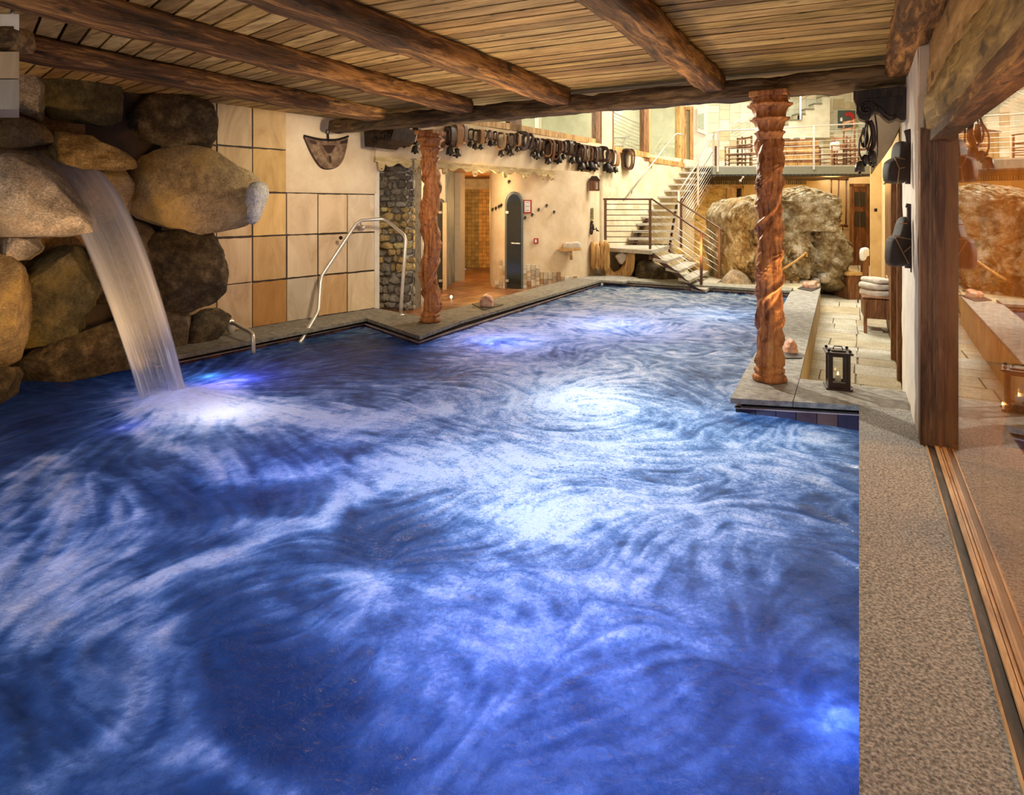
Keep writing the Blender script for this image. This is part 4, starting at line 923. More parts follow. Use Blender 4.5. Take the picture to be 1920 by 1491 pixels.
# scroll brackets beneath the cross beam
def on_y(px, py, y): return W(px, py, (0, y), (1, y))
bp_ = [(1600, 171), (1690, 161), (1697, 163), (1698, 224), (1690, 226), (1682, 221), (1676, 225), (1667, 227), (1658, 221), (1650, 212), (1641, 208), (1634, 214), (1630, 222), (1622, 226), (1611, 222), (1605, 211), (1606, 199), (1603, 192), (1600, 185)]
t = thing('scroll_bracket', 'large dark carved scroll bracket under the right end of the cross beam', 'bracket', tuple(on_y(1695, 224, 6.5)))
MB().slab([on_y(x, y, 6.38) for x, y in bp_], (0, .2, 0)).build('bracket_body', M['darkwood'], t)
m = MB(); c = on_y(1625, 205, 6.37)
m.tube([c+Vector((math.cos(a)*(.075-.009*a), -.01, math.sin(a)*(.075-.009*a))) for a in [k*.3 for k in range(25)]], .010, 6); m.ball(c, .022, 8)
m.tube([on_y(x, y, 6.37) for x, y in [(1640, 196), (1650, 203), (1660, 214), (1670, 220), (1680, 216)]], .012, 6)
m.build('scroll', M['darkwood'], t, smooth=True)
MB().box((on_y(1600, 171, 6.36).x, 6.35, on_y(1600, 186, 6.36).z), (.355, 6.42, on_y(1600, 171, 6.36).z)).build('shelf_moulding', M['darkwood'], t)
t = thing('scroll_bracket', 'small dark carved scroll bracket at the plaster corner under the cross beam', 'bracket', tuple(on_y(684, 275, 7.3)))
MB().slab([on_y(x, y, 7.15) for x, y in [(682, 238), (742, 238), (738, 246), (733, 262), (724, 270), (716, 262), (708, 268), (700, 276), (684, 275)]], (0, .55, 0)).build('bracket_body', M['darkwood'], t)
m = MB(); c = on_y(722, 256, 7.13); m.tube([c+Vector((math.cos(a)*(.10-.012*a), -.01, math.sin(a)*(.10-.012*a))) for a in [k*.3 for k in range(25)]], .014, 6); c = on_y(704, 264, 7.13); m.tube([c+Vector((math.cos(a)*(.07-.010*a), -.01, math.sin(a)*(.07-.010*a))) for a in [k*.3 for k in range(22)]], .011, 6)
m.build('scroll', M['iron'], t, smooth=True)

# ================================================================= THINGS ON THE CREAM WALL
t = thing('wall_lantern', 'small dark house-shaped wall lantern below the last bell collars', 'lantern', tuple(D(1115, 358, 14.6)))
lp = lambda x, y: D(x, y, 14.55)
MB().slab([lp(1106, 338), lp(1124, 338), lp(1124, 358), lp(1106, 358)], Vector((-SA, CA, 0))*.12).build('case', M['brownwood'], t)
MB().slab([lp(1104, 339), lp(1110, 330), lp(1119, 330), lp(1126, 339)], Vector((-SA, CA, 0))*.16).build('roof', M['leather_d'], t)
MB().slab([D(1117, 342, 14.53), D(1121, 342, 14.53), D(1121, 355, 14.53), D(1117, 355, 14.53)], Vector((-SA, CA, 0))*.02).build('pane', M['steel'], t)
def facing(name, pts, d, th, mat): return MB().slab([D(x, y, d) for x, y in pts], Vector((-SA, CA, 0))*th).build(name, mat)
rect = lambda x0, y0, x1, y1: [(x0, y1), (x1, y1), (x1, y0), (x0, y0)]
o = facing('wall_sign', rect(1104.5, 390, 1113, 412), 14.75, .03, M['olive_sign']); tag(o, 'narrow olive yellow sign with dark pictograms above the bronze tap', 'sign')
m = MB()
for y in (393, 398.5, 404): m.slab([D(x, yy, 14.74) for x, yy in rect(1106.5, y, 1111, y+3.6)], Vector((-SA, CA, 0))*.008)
m.build('pictogram', M['grey_ink'], o)
t = thing('bronze_tap', 'ornate dark bronze wall tap shaped like a mask with a lever', 'tap', tuple(D(1110, 440, 14.75)))
m = MB(); m.ball(D(1109.5, 426, 14.75), .085, 10, sc=(.75, .6, 1.35)); m.ball(D(1109, 435, 14.7), .045, 8, sc=(.9, .9, 1.6)); m.ball(D(1110, 416, 14.74), .035, 8); m.build('mask', M['bronze'], t, smooth=True)
MB().tube([D(1112, 430, 14.65), D(1118, 430, 14.6), D(1123, 434, 14.6)], .014, 6).tube([D(1118, 426, 14.6), D(1119, 434, 14.6)], .012, 6).build('lever', M['bronze'], t, smooth=True)
t = thing('framed_notice', 'red framed notice sheet beside the arched glass door', 'notice', tuple(on_cream(988, 400)))
MB().slab([on_cream(x, y, .035) for x, y in rect(981.5, 375, 996, 400)], (0, .025, 0)).build('frame', M['red'], t)
s = MB().slab([on_cream(x, y, .042) for x, y in rect(983.3, 377, 994, 397.6)], (0, .01, 0)).build('sheet', M['paper'], t)
m = MB()
for k in range(7): m.slab([on_cream(x, y, .045) for x, y in rect(985, 379+k*2.5, 992.5-(k % 3), 380+k*2.5)], (0, .004, 0))
m.build('printed_lines', M['grey_ink'], s)
t = thing('fire_alarm_button', 'small red alarm box with a white symbol on the cream wall', 'alarm', tuple(on_cream(1004, 457)))
MB().slab([on_cream(x, y, .05) for x, y in rect(1000.8, 447, 1008, 457.5)], (0, .04, 0)).build('case', M['red'], t)
MB().slab([on_cream(x, y, .056) for x, y in rect(1002.8, 449, 1006.2, 455)], (0, .01, 0)).build('symbol', M['paper'], t)
hk = [((924, 394.5), 'leftmost of the four beside the tiled shower'), ((930, 392), 'second of the four beside the tiled shower'), ((936, 389), 'third of the four beside the tiled shower'), ((940, 386.5), 'nearest to the arched door on its left'), ((985, 410), 'lowest, under the red framed notice'), ((998, 404.5), 'second right of the arched door'), ((1010, 395), 'middle one right of the notice'), ((1025, 387.5), 'highest of the five right of the arched door'), ((1039, 399.5), 'furthest right of all the hooks'), ((954.5, 342.5), 'alone above the arched door')]
for (x, y), lab in hk:
    a = on_cream(x, y-2.5, .03); m = MB(); m.ball(a, .03, 7, sc=(1, .6, 1)); m.tube([a, a+Vector((.012, -.04, -.05)), a+Vector((.02, -.07, -.03)), a+Vector((.02, -.08, .01))], .011, 6)
    tag(m.build('wall_hook', M['bronze'], smooth=True), 'dark bronze coat hook, '+lab, 'hook', 'bronze hooks on the cream wall')
t = thing('wall_shelf', 'small carved pale wood shelf on the cream wall with one leg', 'shelf', tuple(on_cream(1068, 484, .15)))
dsh = 13.75
MB().slab([D(x, y, dsh) for x, y in [(1045, 468), (1056, 466), (1090, 465.5), (1090, 470), (1052, 472)]], Vector((-SA, CA, 0))*.34).build('board', M['honey'], t)
MB().tube([D(1070, 471, dsh+.1), D(1071, 486, dsh+.25)], .035, 6).build('leg', M['honey'], t)
def towel_roll(name, pts, d, dep, label, mat, cat='towel', group=None, bump=.012):
    m = rock_mesh(pts, d, dep, hash(label) % 97 if False else len(label), bump, na=48, nr=8, flat=.30, rfreq=5); return tag(m.build(name, mat, smooth=True), label, cat, group)
towel_roll('towel', [(1056, 456), (1060, 454.5), (1085, 453.5), (1089, 456), (1089, 464), (1086, 466), (1062, 467.5), (1056, 465)], dsh+.16, .26, 'rolled cream towel lying on the little wall shelf', M['towel'])
for (px, py, lab) in ((846, 557, 'small glowing floor light on the terracotta floor right of the column, the farther of two'), (837.5, 586, 'small glowing floor light close behind the left coping, the nearer of two')):
    a = P(px, py, -.118); tag(MB().lathe([(.022, 0), (.024, .008), (.012, .03), (.002, .034)], a, 12).build('floor_light', M['spotglow'], smooth=True), lab, 'light')

# driftwood seat
dd = 14.75; bk = Vector((-SA, CA, 0))*.5
t = thing('driftwood_seat', 'honey coloured carved trunk seat standing at the far end of the left coping', 'seat', tuple(D(1150, 515, dd)))
def bulky(pl, d, th, seed, mat, name, par): return rock_mesh(pl, d, th, seed, .014, na=90, nr=9, flat=.28, rfreq=4).build(name, mat, par, smooth=True)
m = MB()
for k, (x0, x1, yt) in enumerate([(1106.5, 1116, 450), (1115, 1124, 455), (1122.5, 1131.5, 448), (1130, 1142, 451)]):
    m2 = rock_mesh([(x0+1, yt+8), (x0+2.5, yt+1), (x0+5, yt-1), (x1-2, yt+1), (x1, yt+9), (x1+.3, 485), (x1, 514), (x0+2, 514), (x0, 485)], dd-.03*(k % 2), .34, 5+k, .01, na=40, nr=8, flat=.4, rfreq=4); m.add(m2.v, m2.f)
m.build('backrest', M['honey'], t, smooth=True)
m = MB(); inner = [(1140, 470), (1140.5, 488), (1144, 502), (1151, 511), (1158, 513), (1166, 509), (1173, 500), (1175.5, 487), (1178, 474), (1184, 467.5)]; outer = [(1134, 470), (1134, 490), (1136, 517), (1150, 518), (1158, 518.5), (1170, 518), (1183, 517.5), (1189, 505), (1190.5, 484), (1190, 469)]
A1_, B1_ = [D(x, y, dd) for x, y in inner], [D(x, y, dd) for x, y in outer]; n = len(inner); vs = A1_+B1_+[p+bk*.8 for p in A1_]+[p+bk*.8 for p in B1_]
m.add(vs, [(i+1, i, n+i, n+i+1) for i in range(n-1)]+[(i, i+1, 2*n+i+1, 2*n+i) for i in range(n-1)]+[(n+i, 3*n+i, 3*n+i+1, n+i+1) for i in range(n-1)]+[(2*n+i, 2*n+i+1, 3*n+i+1, 3*n+i) for i in range(n-1)]+[(n-1, 2*n-1, 4*n-1, 3*n-1)])
m.build('armrest', M['honey'], t)
towel_roll('towel', [(1154, 481), (1160, 476), (1166, 473), (1175, 476), (1177, 482), (1172, 488), (1165, 497), (1160, 493)], dd+.25, .25, 'crumpled cream towel in the driftwood seat', M['towel'])

# ================================================================= STAIRCASE
t = thing('staircase', 'open stone step staircase with a lower flight turning down to the pool end', 'staircase', tuple(D(1220, 500, 14.6)))
low = [([(1296.6, 539), (1323, 543.5), (1354, 524), (1328, 520)], -.04), ([(1271.6, 521), (1293, 526), (1329, 508), (1307, 505.5)], .13), ([(1248, 502.5), (1274, 507.5), (1308, 492.5), (1284, 490)], .30), ([(1224, 485), (1250, 489.5), (1284, 478), (1260.6, 474)], .47)]
for pl, z in low:
    MB().slab([P(x, y, z) for x, y in pl], (0, 0, -.06)).build('tread', M['tread'], t)
m = MB()
for (pl, z), (pl2, z2) in zip(low, low[1:]+[([(1205, 466), (1226, 470), (1262, 460), (1240, 457)], .64)]):
    a, b = P(*pl[0], z), P(*pl2[1], z2); a2, b2 = P(*pl[3], z), P(*pl2[2], z2); f = Vector((0, .03, 0))
    p0 = P(pl[0][0]+4, pl[0][1], z)-Vector((0, 0, .06)); p1 = P(pl[1][0], pl[1][1], z)-Vector((0, 0, .06)); q1 = P(pl2[1][0], pl2[1][1], z2)-Vector((0, 0, .06)); q0 = P(pl2[0][0]+8, pl2[0][1], z2)-Vector((0, 0, .06))
    m.slab([p0, p1, q1, q0], (.0, .08, -.02))
m.build('stringer', M['flightwall'], t)
lz = .64; L0, L1_, L2_, L3 = P(1143, 465, lz), P(1222, 470, lz), P(1262, 458, lz), P(1152, 455, lz)
MB().slab([L0, L1_, L2_, L3], (0, 0, -.09)).build('landing', M['tread'], t)
MB().slab([P(1145, 467, lz-.09)+Vector((0, .2, 0)), P(1218, 472, lz-.09)+Vector((0, .2, 0)), P(1218, 472, lz-.09)+Vector((0, .2, -.7)), P(1145, 467, lz-.09)+Vector((0, .2, -.7))], (0, .2, 0)).build('landing_support', M['flightwall'], t)
for k in range(1, 13):
    z = .64+.188*k; d = 15.9+.235*k; xl = 1172+7.5*k; xr = (1264+1.5*k) if k < 7 else 1274+11*(k-6)*.95
    y = HY-(z-EYE)*F/d
    m = MB(); a, b = D(xl, y, d), D(xr, y, d); dv = Vector((-SA, CA, 0))*.34; m.slab([a, b, b+dv, a+dv], (0, 0, -.055)); m.build('tread', M['tread'], t)
m = MB()
for f_ in (.12, .88):
    pp = []
    for k in range(0, 13):
        z = .64+.188*k-.06; d = 16.1+.235*k; xl = 1172+7.5*k; xr = (1264+1.5*k) if k < 7 else 1274+11*(k-6)*.95; x = xl+(xr-xl)*f_; y = HY-(z-.12-EYE)*F/d; y2 = HY-(z-EYE)*F/d; pp.append((D(x, y, d), D(x, y2, d)))
    for (a, b), (c, e) in zip(pp[:-1], pp[1:]): m.slab([a, c, e, e+(b-e)*.5, b], Vector((CA, SA, 0))*.05)
m.build('stringer', M['flightwall'], t)

def railing(name, label, top, cables, posts, mat, d0, rt=.022, rc=.007, rp=.026, extra=None):
    """top: [(px,py,d)..]; cables: list of polylines; posts: (px,ytop,ybot,d)"""
    t = thing(name, label, 'railing', tuple(D(posts[0][0], posts[0][2], posts[0][3])))
    MB().tube(V3(*top), rt, 8).build('top_rail', mat, t, smooth=True)
    for c in cables: MB().tube(V3(*c), rc, 6).build('cable', M['railw'] if rc < .009 else mat, t, smooth=True)
    for (x, y0, y1, d) in posts:
        a, b = D(x, y1, d), D(x, y0, d); MB().box((a.x-rp, a.y-rp, a.z), (a.x+rp, a.y+rp, b.z)).build('post', mat, t)
    return t
dl = 14.75
railing('stair_railing', 'brown cable railing along the front of the stair landing', [(1131, 373.5, dl), (1222, 373.5, dl)], [[(1135, 383+10.2*k, dl), (1219, 383+10.2*k, dl)] for k in range(8)], [(1135, 373, 450, dl), (1219, 373, 487, dl-.05)], M['rail'], dl, rc=.0095)
railing('stair_railing', 'brown cable railing on the near side of the lower stair flight', [(1222, 373, dl-.05), (1319, 439, 13.0), (1322, 443, 13.0)], [[(1220, 393+12.4*k, dl-.05), (1314, 458+12.2*k, 13.0)] for k in range(7)], [(1315, 436, 543, 13.0)], M['rail'], dl)
railing('stair_railing', 'brown cable railing on the far side of the lower stair flight', [(1270, 377, 16.3), (1352, 430, 14.4), (1357, 435, 14.4)], [[(1284, 399+12*k, 16.1), (1348, 445+10.8*k, 14.4)] for k in range(7)], [(1349, 428, 522, 14.4), (1277, 378, 473, 16.1)], M['rail'], dl)
up = lambda o, dd: [[(1273, 364+7.2*k+o, 16.6+dd), (1308, 311+7.0*k+o, 17.6+dd), (1338, 256+7.6*k+o, 18.5+dd)] for k in range(1, 10)]
railing('stair_railing', 'steep cable railing on the pool side of the upper stair flight', [(1272, 361, 16.6), (1308, 306, 17.6), (1337, 251, 18.5)], up(0, 0), [(1273, 358, 452, 16.6), (1309, 298, 385, 17.6), (1338, 250, 332, 18.5)], M['railw'], dl)
railing('stair_railing', 'second cable railing of the upper stair flight, seen through the first', [(1282, 372, 17.2), (1342, 275, 18.9)], [[(1284, 376+8*k, 17.2), (1341, 281+7.6*k, 18.9)] for k in range(1, 8)], [(1342, 274, 330, 18.9)], M['rail'], dl, rt=.016)
t = thing('wall_handrail', 'thin pale steel handrail climbing the stair wall', 'handrail', tuple(D(1170, 375, 15.7)))
MB().tube(V3((1169, 376, 15.75), (1265, 253, 17.9), (1269, 250.5, 18.0), (1280, 253, 18.1)), .022, 8).build('tube', M['railw'], t, smooth=True)
for (x, y, d) in ((1185, 358, 16.1), (1222, 311, 16.9)): MB().tube([D(x, y, d), D(x-1, y+5, d+.05), D(x-1, y+5, d+.35)], .010, 6).build('bracket', M['rail'], t, smooth=True)

# ================================================================= UPPER FLOOR
m = MB(); ga, gb = D(1338, 311, 18.4), D(1640, 303, 18.0); gz = ga.z; gb.z = gz
bkv = Vector((-SA, CA, 0))*7.5
m.slab([ga, gb, gb+bkv, ga+bkv+Vector((-3.5, -1.5, 0))], (0, 0, -.04), (1, 1, 1)); struct(m.build('floor_gallery', M['tread']))
m = MB(); f0, f1_ = D(1336, 312, 18.35), D(1640, 304, 17.95); m.slab([Vector((f0.x, f0.y, gz-.04)), Vector((f1_.x, f1_.y, gz-.04)), Vector((f1_.x, f1_.y, gz-.32)), Vector((f0.x, f0.y, gz-.32))], Vector((-SA, CA, 0))*.2); struct(m.build('trim_6', M['slabedge']))
m = MB(); m.slab([Vector((f0.x, f0.y, gz-.32)), Vector((f1_.x, f1_.y, gz-.32)), Vector((f1_.x, f1_.y, gz-.32))+bkv*.5, Vector((f0.x, f0.y, gz-.32))+bkv*.5], (0, 0, .06)); struct(m.build('ceiling_under_gallery', M['darkwood']))
railing('gallery_railing', 'steel cable railing along the edge of the upper gallery', [(1337, 249, 18.3), (1345, 245, 18.3), (1415, 243, 18.2), (1620, 231, 17.95)], [[(1346, 257+8*k, 18.3), (1526, 248+8.3*k, 18.1), (1618, 242+8.6*k, 17.95)] for k in range(7)], [(1346, 246, 322, 18.25), (1526, 236, 318, 18.05)], M['railw'], dl, rc=.008)
m = MB(); gw = 24.0; s = 1296
a, b = D(1290, 400, gw), D(1720, 400, gw); Lw = (b-a).length; uu = (b-a)/Lw; s = 0
while s < Lw:
    w = R.choice([.28, .40, .40, .55]); z = 2.5
    while z < 6.4:
        h = R.choice([.28, .40, .40]); c = tone(R.choice([(.72, .68, .50), (.60, .50, .30), (.72, .76, .62), (.82, .78, .62), (.64, .60, .42), (.78, .70, .52)]), .06)
        p0, p1 = a+uu*(s+.006), a+uu*(s+w-.006); m.slab([Vector((p0.x, p0.y, z+.006)), Vector((p1.x, p1.y, z+.006)), Vector((p1.x, p1.y, z+h-.006)), Vector((p0.x, p0.y, z+h-.006))], (0, .03, 0), c); z += h
    s += w
m.slab([Vector((a.x, a.y+.02, 2.4)), Vector((b.x, b.y+.02, 2.4)), Vector((b.x, b.y+.02, 6.6)), Vector((a.x, a.y+.02, 6.6))], (0, .2, 0), (.60, .55, .40)); struct(m.build('wall_gallery', M['gallerytile']))
facing('wall_gallery_left', rect(1294, 120, 1327, 318), 20.5, .3, M['plaster_w'])['kind'] = 'structure'
t = thing('framed_window', 'narrow white framed wall niche window beside the upper wooden door', 'window', tuple(D(1318, 252, 20.4)))
facing_ = lambda name, pts, d, th, mat, par: MB().slab([D(x, y, d) for x, y in pts], Vector((-SA, CA, 0))*th).build(name, mat, par)
facing_('frame', [(1308, 247), (1325, 253), (1325, 200), (1308, 203)], 20.44, .05, M['paper'], t); facing_('pane', [(1310.5, 239), (1320, 242), (1320, 212), (1310.5, 214)], 20.42, .03, plain('greenish_glass', (.42, .50, .38), .2), t)
m = MB(); zz = [(1465, 233), (1478.5, 233), (1478.5, 224), (1494.5, 224), (1494.5, 213), (1510.5, 213), (1510.5, 204), (1526.5, 204), (1526.5, 194), (1541.5, 194), (1541.5, 180), (1556, 180), (1556, 165)]
for (x0, y0), (x1, y1) in zip(zz[:-1], zz[1:]):
    if y0 == y1: m.slab([D(x, y, 23.5) for x, y in rect(x0, y0-.8, x1+.8, y0+.8)], Vector((-SA, CA, 0))*.45, (.25, .24, .18)); m.slab([D(x, y, 23.6) for x, y in rect(x0, y0+.8, x1, 258)], Vector((-SA, CA, 0))*.36, (.74, .70, .54))
struct(m.build('trim_7', M['gallerytile']))
railing('upper_stair_railing', 'slanting steel railing of the stair rising on the gallery back wall', [(1373, 250, 23.2), (1374, 233, 23.2), (1412, 211, 23.2), (1560, 130, 23.2)], [[(1376, 241+6*k, 23.2), (1540, 148+6*k, 23.2)] for k in range(4)], [(1501, 160, 224, 23.2)], M['railw'], 23, rt=.03, rc=.012)
t = thing('painting', 'dark green wall painting with a red sweep, on the gallery back wall', 'painting', tuple(D(1588, 240, 23.7)))
facing_('canvas', rect(1572, 207, 1604, 240), 23.7, .05, plain('dark_green_paint', (.06, .075, .06), .5), t)
facing_('red_sweep', [(1585, 212), (1596, 210), (1602, 216), (1602, 231), (1598, 232), (1597, 222), (1592, 217), (1585, 218)], 23.68, .02, M['red'], t); facing_('white_spot', [(1576, 221), (1579, 220), (1580, 225), (1578, 228), (1575.5, 226)], 23.68, .02, M['paper'], t)
o = facing('wall_lamp', rect(1497, 216, 1504, 224), 23.4, .08, M['iron']); tag(o, 'small square dark lamp on the gallery stair wall', 'lamp')
def chair(name, w=.55, dp=.5, sh=.45, bh=1.0, arms=True, mat='brownwood'):
    t = bpy.data.objects.new(name, None); COL.objects.link(t); ORG[t.name] = Vector((0, 0, 0)); mm = M[mat]
    for x in (-1, 1):
        for y in (-1, 1):
            h = bh if y > 0 else (sh+.22 if arms else sh); MB().box((x*w/2-.02, y*dp/2-.02, 0), (x*w/2+.02, y*dp/2+.02, h)).build('leg', mm, t, local=True)
    MB().bbox((-w/2-.02, -dp/2-.02, sh-.03), (w/2+.02, dp/2+.02, sh+.01), .008).build('seat', mm, t, local=True)
    m = MB()
    for z in (bh-.08, bh-.30, sh+.16): m.box((-w/2, dp/2-.015, z), (w/2, dp/2+.015, z+.06))
    m.build('backrest', mm, t, local=True)
    m = MB()
    for z in (.12, .25):
        for y in (-1, 1): m.box((-w/2, y*dp/2-.012, z), (w/2, y*dp/2+.012, z+.025))
        for x in (-1, 1): m.box((x*w/2-.012, -dp/2, z+.05), (x*w/2+.012, dp/2, z+.075))
    m.build('stretcher', mm, t, local=True)
    if arms:
        for x in (-1, 1): MB().box((x*w/2-.03, -dp/2-.03, sh+.22), (x*w/2+.03, dp/2, sh+.25)).build('armrest', mm, t, local=True)
    return t
def fl(px, d): v = D(px, 300, d); return (v.x, v.y, gz)
ch = chair('armchair'); tag(ch, 'wooden armchair with a white cushion, just left of the right column top', 'chair', 'wooden chairs on the gallery'); ch.location = fl(1408, 19.2); ch.rotation_euler = (0, 0, 2.5); ch.scale = (1.05, 1.05, .95)
c2 = dup(ch, fl(1379, 19.4), (0, 0, -1.6), 'wooden armchair turned sideways, nearest the top of the stairs'); c2.scale = (1, 1, .95)
c3 = dup(ch, fl(1562, 19.2), (0, 0, -.9), 'wooden armchair with a white cushion right of the long table'); c3.scale = (1, 1, .95)
c4 = dup(ch, fl(1582, 20.2), (0, 0, .3), 'wooden armchair standing behind, between the table and the tall chair'); c4.scale = (1, 1, 1.1)
tc_ = chair('tall_back_chair', .5, .5, .55, 1.45, False); tag(tc_, 'tall slat-backed wooden chair behind the hanging harness straps', 'chair', 'wooden chairs on the gallery'); tc_.location = fl(1606, 19.0); tc_.rotation_euler = (0, 0, 2.2)
for (px, py, d, lab) in ((1406, 279, 19.1, 'bright white cushion on the armchair left of the right column top'), (1566, 275, 19.1, 'bright white cushion on the armchair right of the long table')):
    tag(rock_mesh([(px-9, py+9), (px-8, py-8), (px+7, py-9), (px+8, py+8)], d, .14, 5, .01, na=32, nr=6, flat=.35).build('cushion', M['towel_w'], smooth=True), lab, 'cushion', 'white chair cushions')
t = thing('long_table', 'long wooden table with stacked drawers on the gallery beyond the railing', 'table', fl(1500, 19.9))
a = D(1464, 262, 19.6); b = D(1536, 261, 19.6); d2 = Vector((-SA, CA, 0))*.8
MB().slab([a, b, b+d2, a+d2], (0, 0, -.05)).build('tabletop', M['brownwood'], t)
m = MB(); m.slab([a+Vector((0, .05, -.05)), b+Vector((0, .05, -.05)), Vector((b.x, b.y+.05, gz+.1)), Vector((a.x, a.y+.05, gz+.1))], d2*.8); m.build('cabinet_body', M['honey'], t)
for k in range(3): m = MB(); m.slab([Vector((a.x, a.y+.02, a.z-.16-k*.24)), Vector((b.x, b.y+.02, a.z-.16-k*.24)), Vector((b.x, b.y+.02, a.z-.24-k*.24)), Vector((a.x, a.y+.02, a.z-.24-k*.24))], (0, .05, 0)); m.build('drawer_front', M['brownwood'], t)
for x, r_, lab in ((1484, .07, 'small round pale bowl on the long gallery table'), (1505, .09, 'wider pale bowl with red flowers on the long gallery table')):
    v = D(x, 262, 19.9); tag(MB().lathe([(r_*.5, 0), (r_, .10), (r_*.9, .10), (r_*.4, .03)], (v.x, v.y, a.z), 14).build('bowl', M['salt'], smooth=True), lab, 'bowl')

# windows above the beam wall: frames, panes, corridor beyond
def window(n, px0, px1, y0b, y1b, A_, B_, wl=10, wr=8, mid=None):
    t = bpy.data.objects.new('window_%d' % n, None); COL.objects.link(t); f = lambda x, z, o=0: Vector((W(x, 300, A_, B_).x, W(x, 300, A_, B_).y, z))+nx_*o
    t.location = f(px0, y0b); ORG[t.name] = Vector(t.location); struct(t); zt = 5.2; m = MB()
    for (xa, xb) in ((px0, px0+wl), (px1-wr, px1)): m.slab([f(xa, y0b), f(xb, y0b), f(xb, zt), f(xa, zt)], -nx_*.12)
    m.build('frame', M['frame'], t)
    MB().slab([f(px0, y0b), f(px1, y1b), f(px1, y1b+.13), f(px0, y0b+.13)], -nx_*.16).build('sill', M['honey'], t)
    MB().slab([f(px0+wl, y0b+.13, -.05), f(px1-wr, y1b+.13, -.05), f(px1-wr, zt, -.05), f(px0+wl, zt, -.05)], -nx_*.01).build('pane', M['pane'], t)
window(1, 876, 968, 3.22, 3.24, SWA, SWB, 6, 12); window(2, 968, 1126, 3.24, 3.20, SWA, SWB, 10, 9)
def fB(x, z, o=0): p = W(x, 300, SWB, SWC); return Vector((p.x, p.y, z))+SWN*o
MB().slab([fB(1128.5, 3.1), fB(1148, 3.1), fB(1148, 5.3), fB(1128.5, 5.3)], -SWN*.35).build('wall_stair_pier', M['plaster'])['kind'] = 'structure'
for n, (xa, xb) in ((3, (1148, 1217)), (4, (1217, 1283))):
    t = bpy.data.objects.new('window_%d' % n, None); COL.objects.link(t); t.location = fB(xa, 3.12); ORG[t.name] = fB(xa, 3.12); struct(t); m = MB(); zl = 3.12 if n == 3 else 2.95
    for (p, q) in ((xa, xa+3), (xb-9, xb)): m.slab([fB(p, zl-.2), fB(q, zl-.2), fB(q, 5.5), fB(p, 5.5)], -SWN*.15)
    m.build('frame', M['frame'] if n == 3 else M['honey'], t); MB().slab([fB(xa, zl-.04, .03), fB(xb, zl-.10, .03), fB(xb, zl+.04, .03), fB(xa, zl+.10, .03)], -SWN*.2).build('sill', M['honey'], t)
    MB().slab([fB(xa+3, zl, -.06), fB(xb-9, zl, -.06), fB(xb-9, 5.5, -.06), fB(xa+3, 5.5, -.06)], -SWN*.01).build('pane', M['pane'], t)
t = bpy.data.objects.new('door_4', None); COL.objects.link(t); t.location = D(1292, 310, 19.4); ORG[t.name] = Vector(t.location); struct(t)
m = MB()
for r_ in (rect(1283, 205, 1287, 312), rect(1294, 205, 1300, 312), rect(1283, 200, 1300, 206)): m.slab([D(x, y, 19.4) for x, y in r_], Vector((-SA, CA, 0))*.15)
m.build('door_frame', M['honey'], t); facing_('glass_leaf', rect(1287, 206, 1294, 310), 19.5, .03, plain('olive_glass', (.30, .27, .14), .2), t)
# corridor behind the windows
m = MB(); c0 = SWA-nx_*3.2; c1 = SWB-nx_*3.4; c2_ = SWC-nx_*3.2+Vector((3, 6, 0))
for (p, q) in ((c0-ux*1.5, c1), (c1, c2_)): m.slab([Vector((p.x, p.y, 2.6)), Vector((q.x, q.y, 2.6)), Vector((q.x, q.y, 6.4)), Vector((p.x, p.y, 6.4))], -nx_*.2)
struct(m.build('wall_corridor', surf('pale_green_plaster', [(.3, (.50, .52, .38)), (.6, (.66, .68, .54))], nscale=2, bump=.1)))
m = MB(); m.slab([SWA-nx_*.35+Vector((0, 0, 3.0-SWA.z)), SWB-nx_*.35+Vector((0, 0, 3.0-SWB.z)), c1+Vector((0, 0, 3.0-c1.z)), c0+Vector((0, 0, 3.0-c0.z))], (0, 0, -.1))
m.slab([SWB-nx_*.35+Vector((0, 0, 2.95-SWB.z)), SWC-nx_*.35+Vector((0, 0, 2.95-SWC.z)), c2_+Vector((0, 0, 2.95-c2_.z)), c1+Vector((0, 0, 2.95-c1.z))], (0, 0, -.1)); struct(m.build('floor_corridor', M['tread']))
t = thing('draped_couch', 'long white draped couch behind the first upper window', 'couch', tuple(on_sw(1040, 3.0, -1.3)))
q0, q1 = on_sw(985, 3.0, -1.2), on_sw(1085, 3.0, -1.2); m = MB(); m.slab([q0+Vector((0, 0, .30)), q1+Vector((0, 0, .30)), q1+Vector((0, 0, .62)), q0+Vector((0, 0, .62))], -nx_*.7); m.build('mattress', M['towel_w'], t)
for q in (q0, q1): MB().box((q.x-.05, q.y-.05, 3.0), (q.x+.05, q.y+.05, 3.3)).build('leg', M['paper'], t)
q = on_sw(1055, 3.0, -.7); tag(MB().bbox((q.x-.06, q.y-.06, 3.0), (q.x+.06, q.y+.06, 4.05), .01).build('newel_post', M['paper']), 'square white newel post behind the first upper window', 'post')
t = thing('corridor_railing', 'slanting pale slatted stair balustrade behind the second upper window', 'railing', tuple(D(1175, 270, 18.6)))
for k in range(9): MB().tube([D(1140, 206+7*k, 18.6), D(1212, 238+7*k, 19.6)], .018 if k else .03, 6).build('slat' if k else 'top_rail', M['railw'], t, smooth=True)
t = thing('white_bench', 'white box-framed bench behind the second upper window', 'bench', tuple(D(1165, 272, 17.6)))
m = MB(); 
for pl in ([(1150, 254), (1181, 254), (1180, 257), (1150, 257)], [(1150, 270), (1170, 270), (1169, 273), (1150, 273)], [(1178, 254), (1182, 255), (1170, 273), (1167, 271)]): m.slab([D(x, y, 17.6) for x, y in pl][::-1], Vector((-SA, CA, 0))*.4)
m.build('frame', M['towel_w'], t)

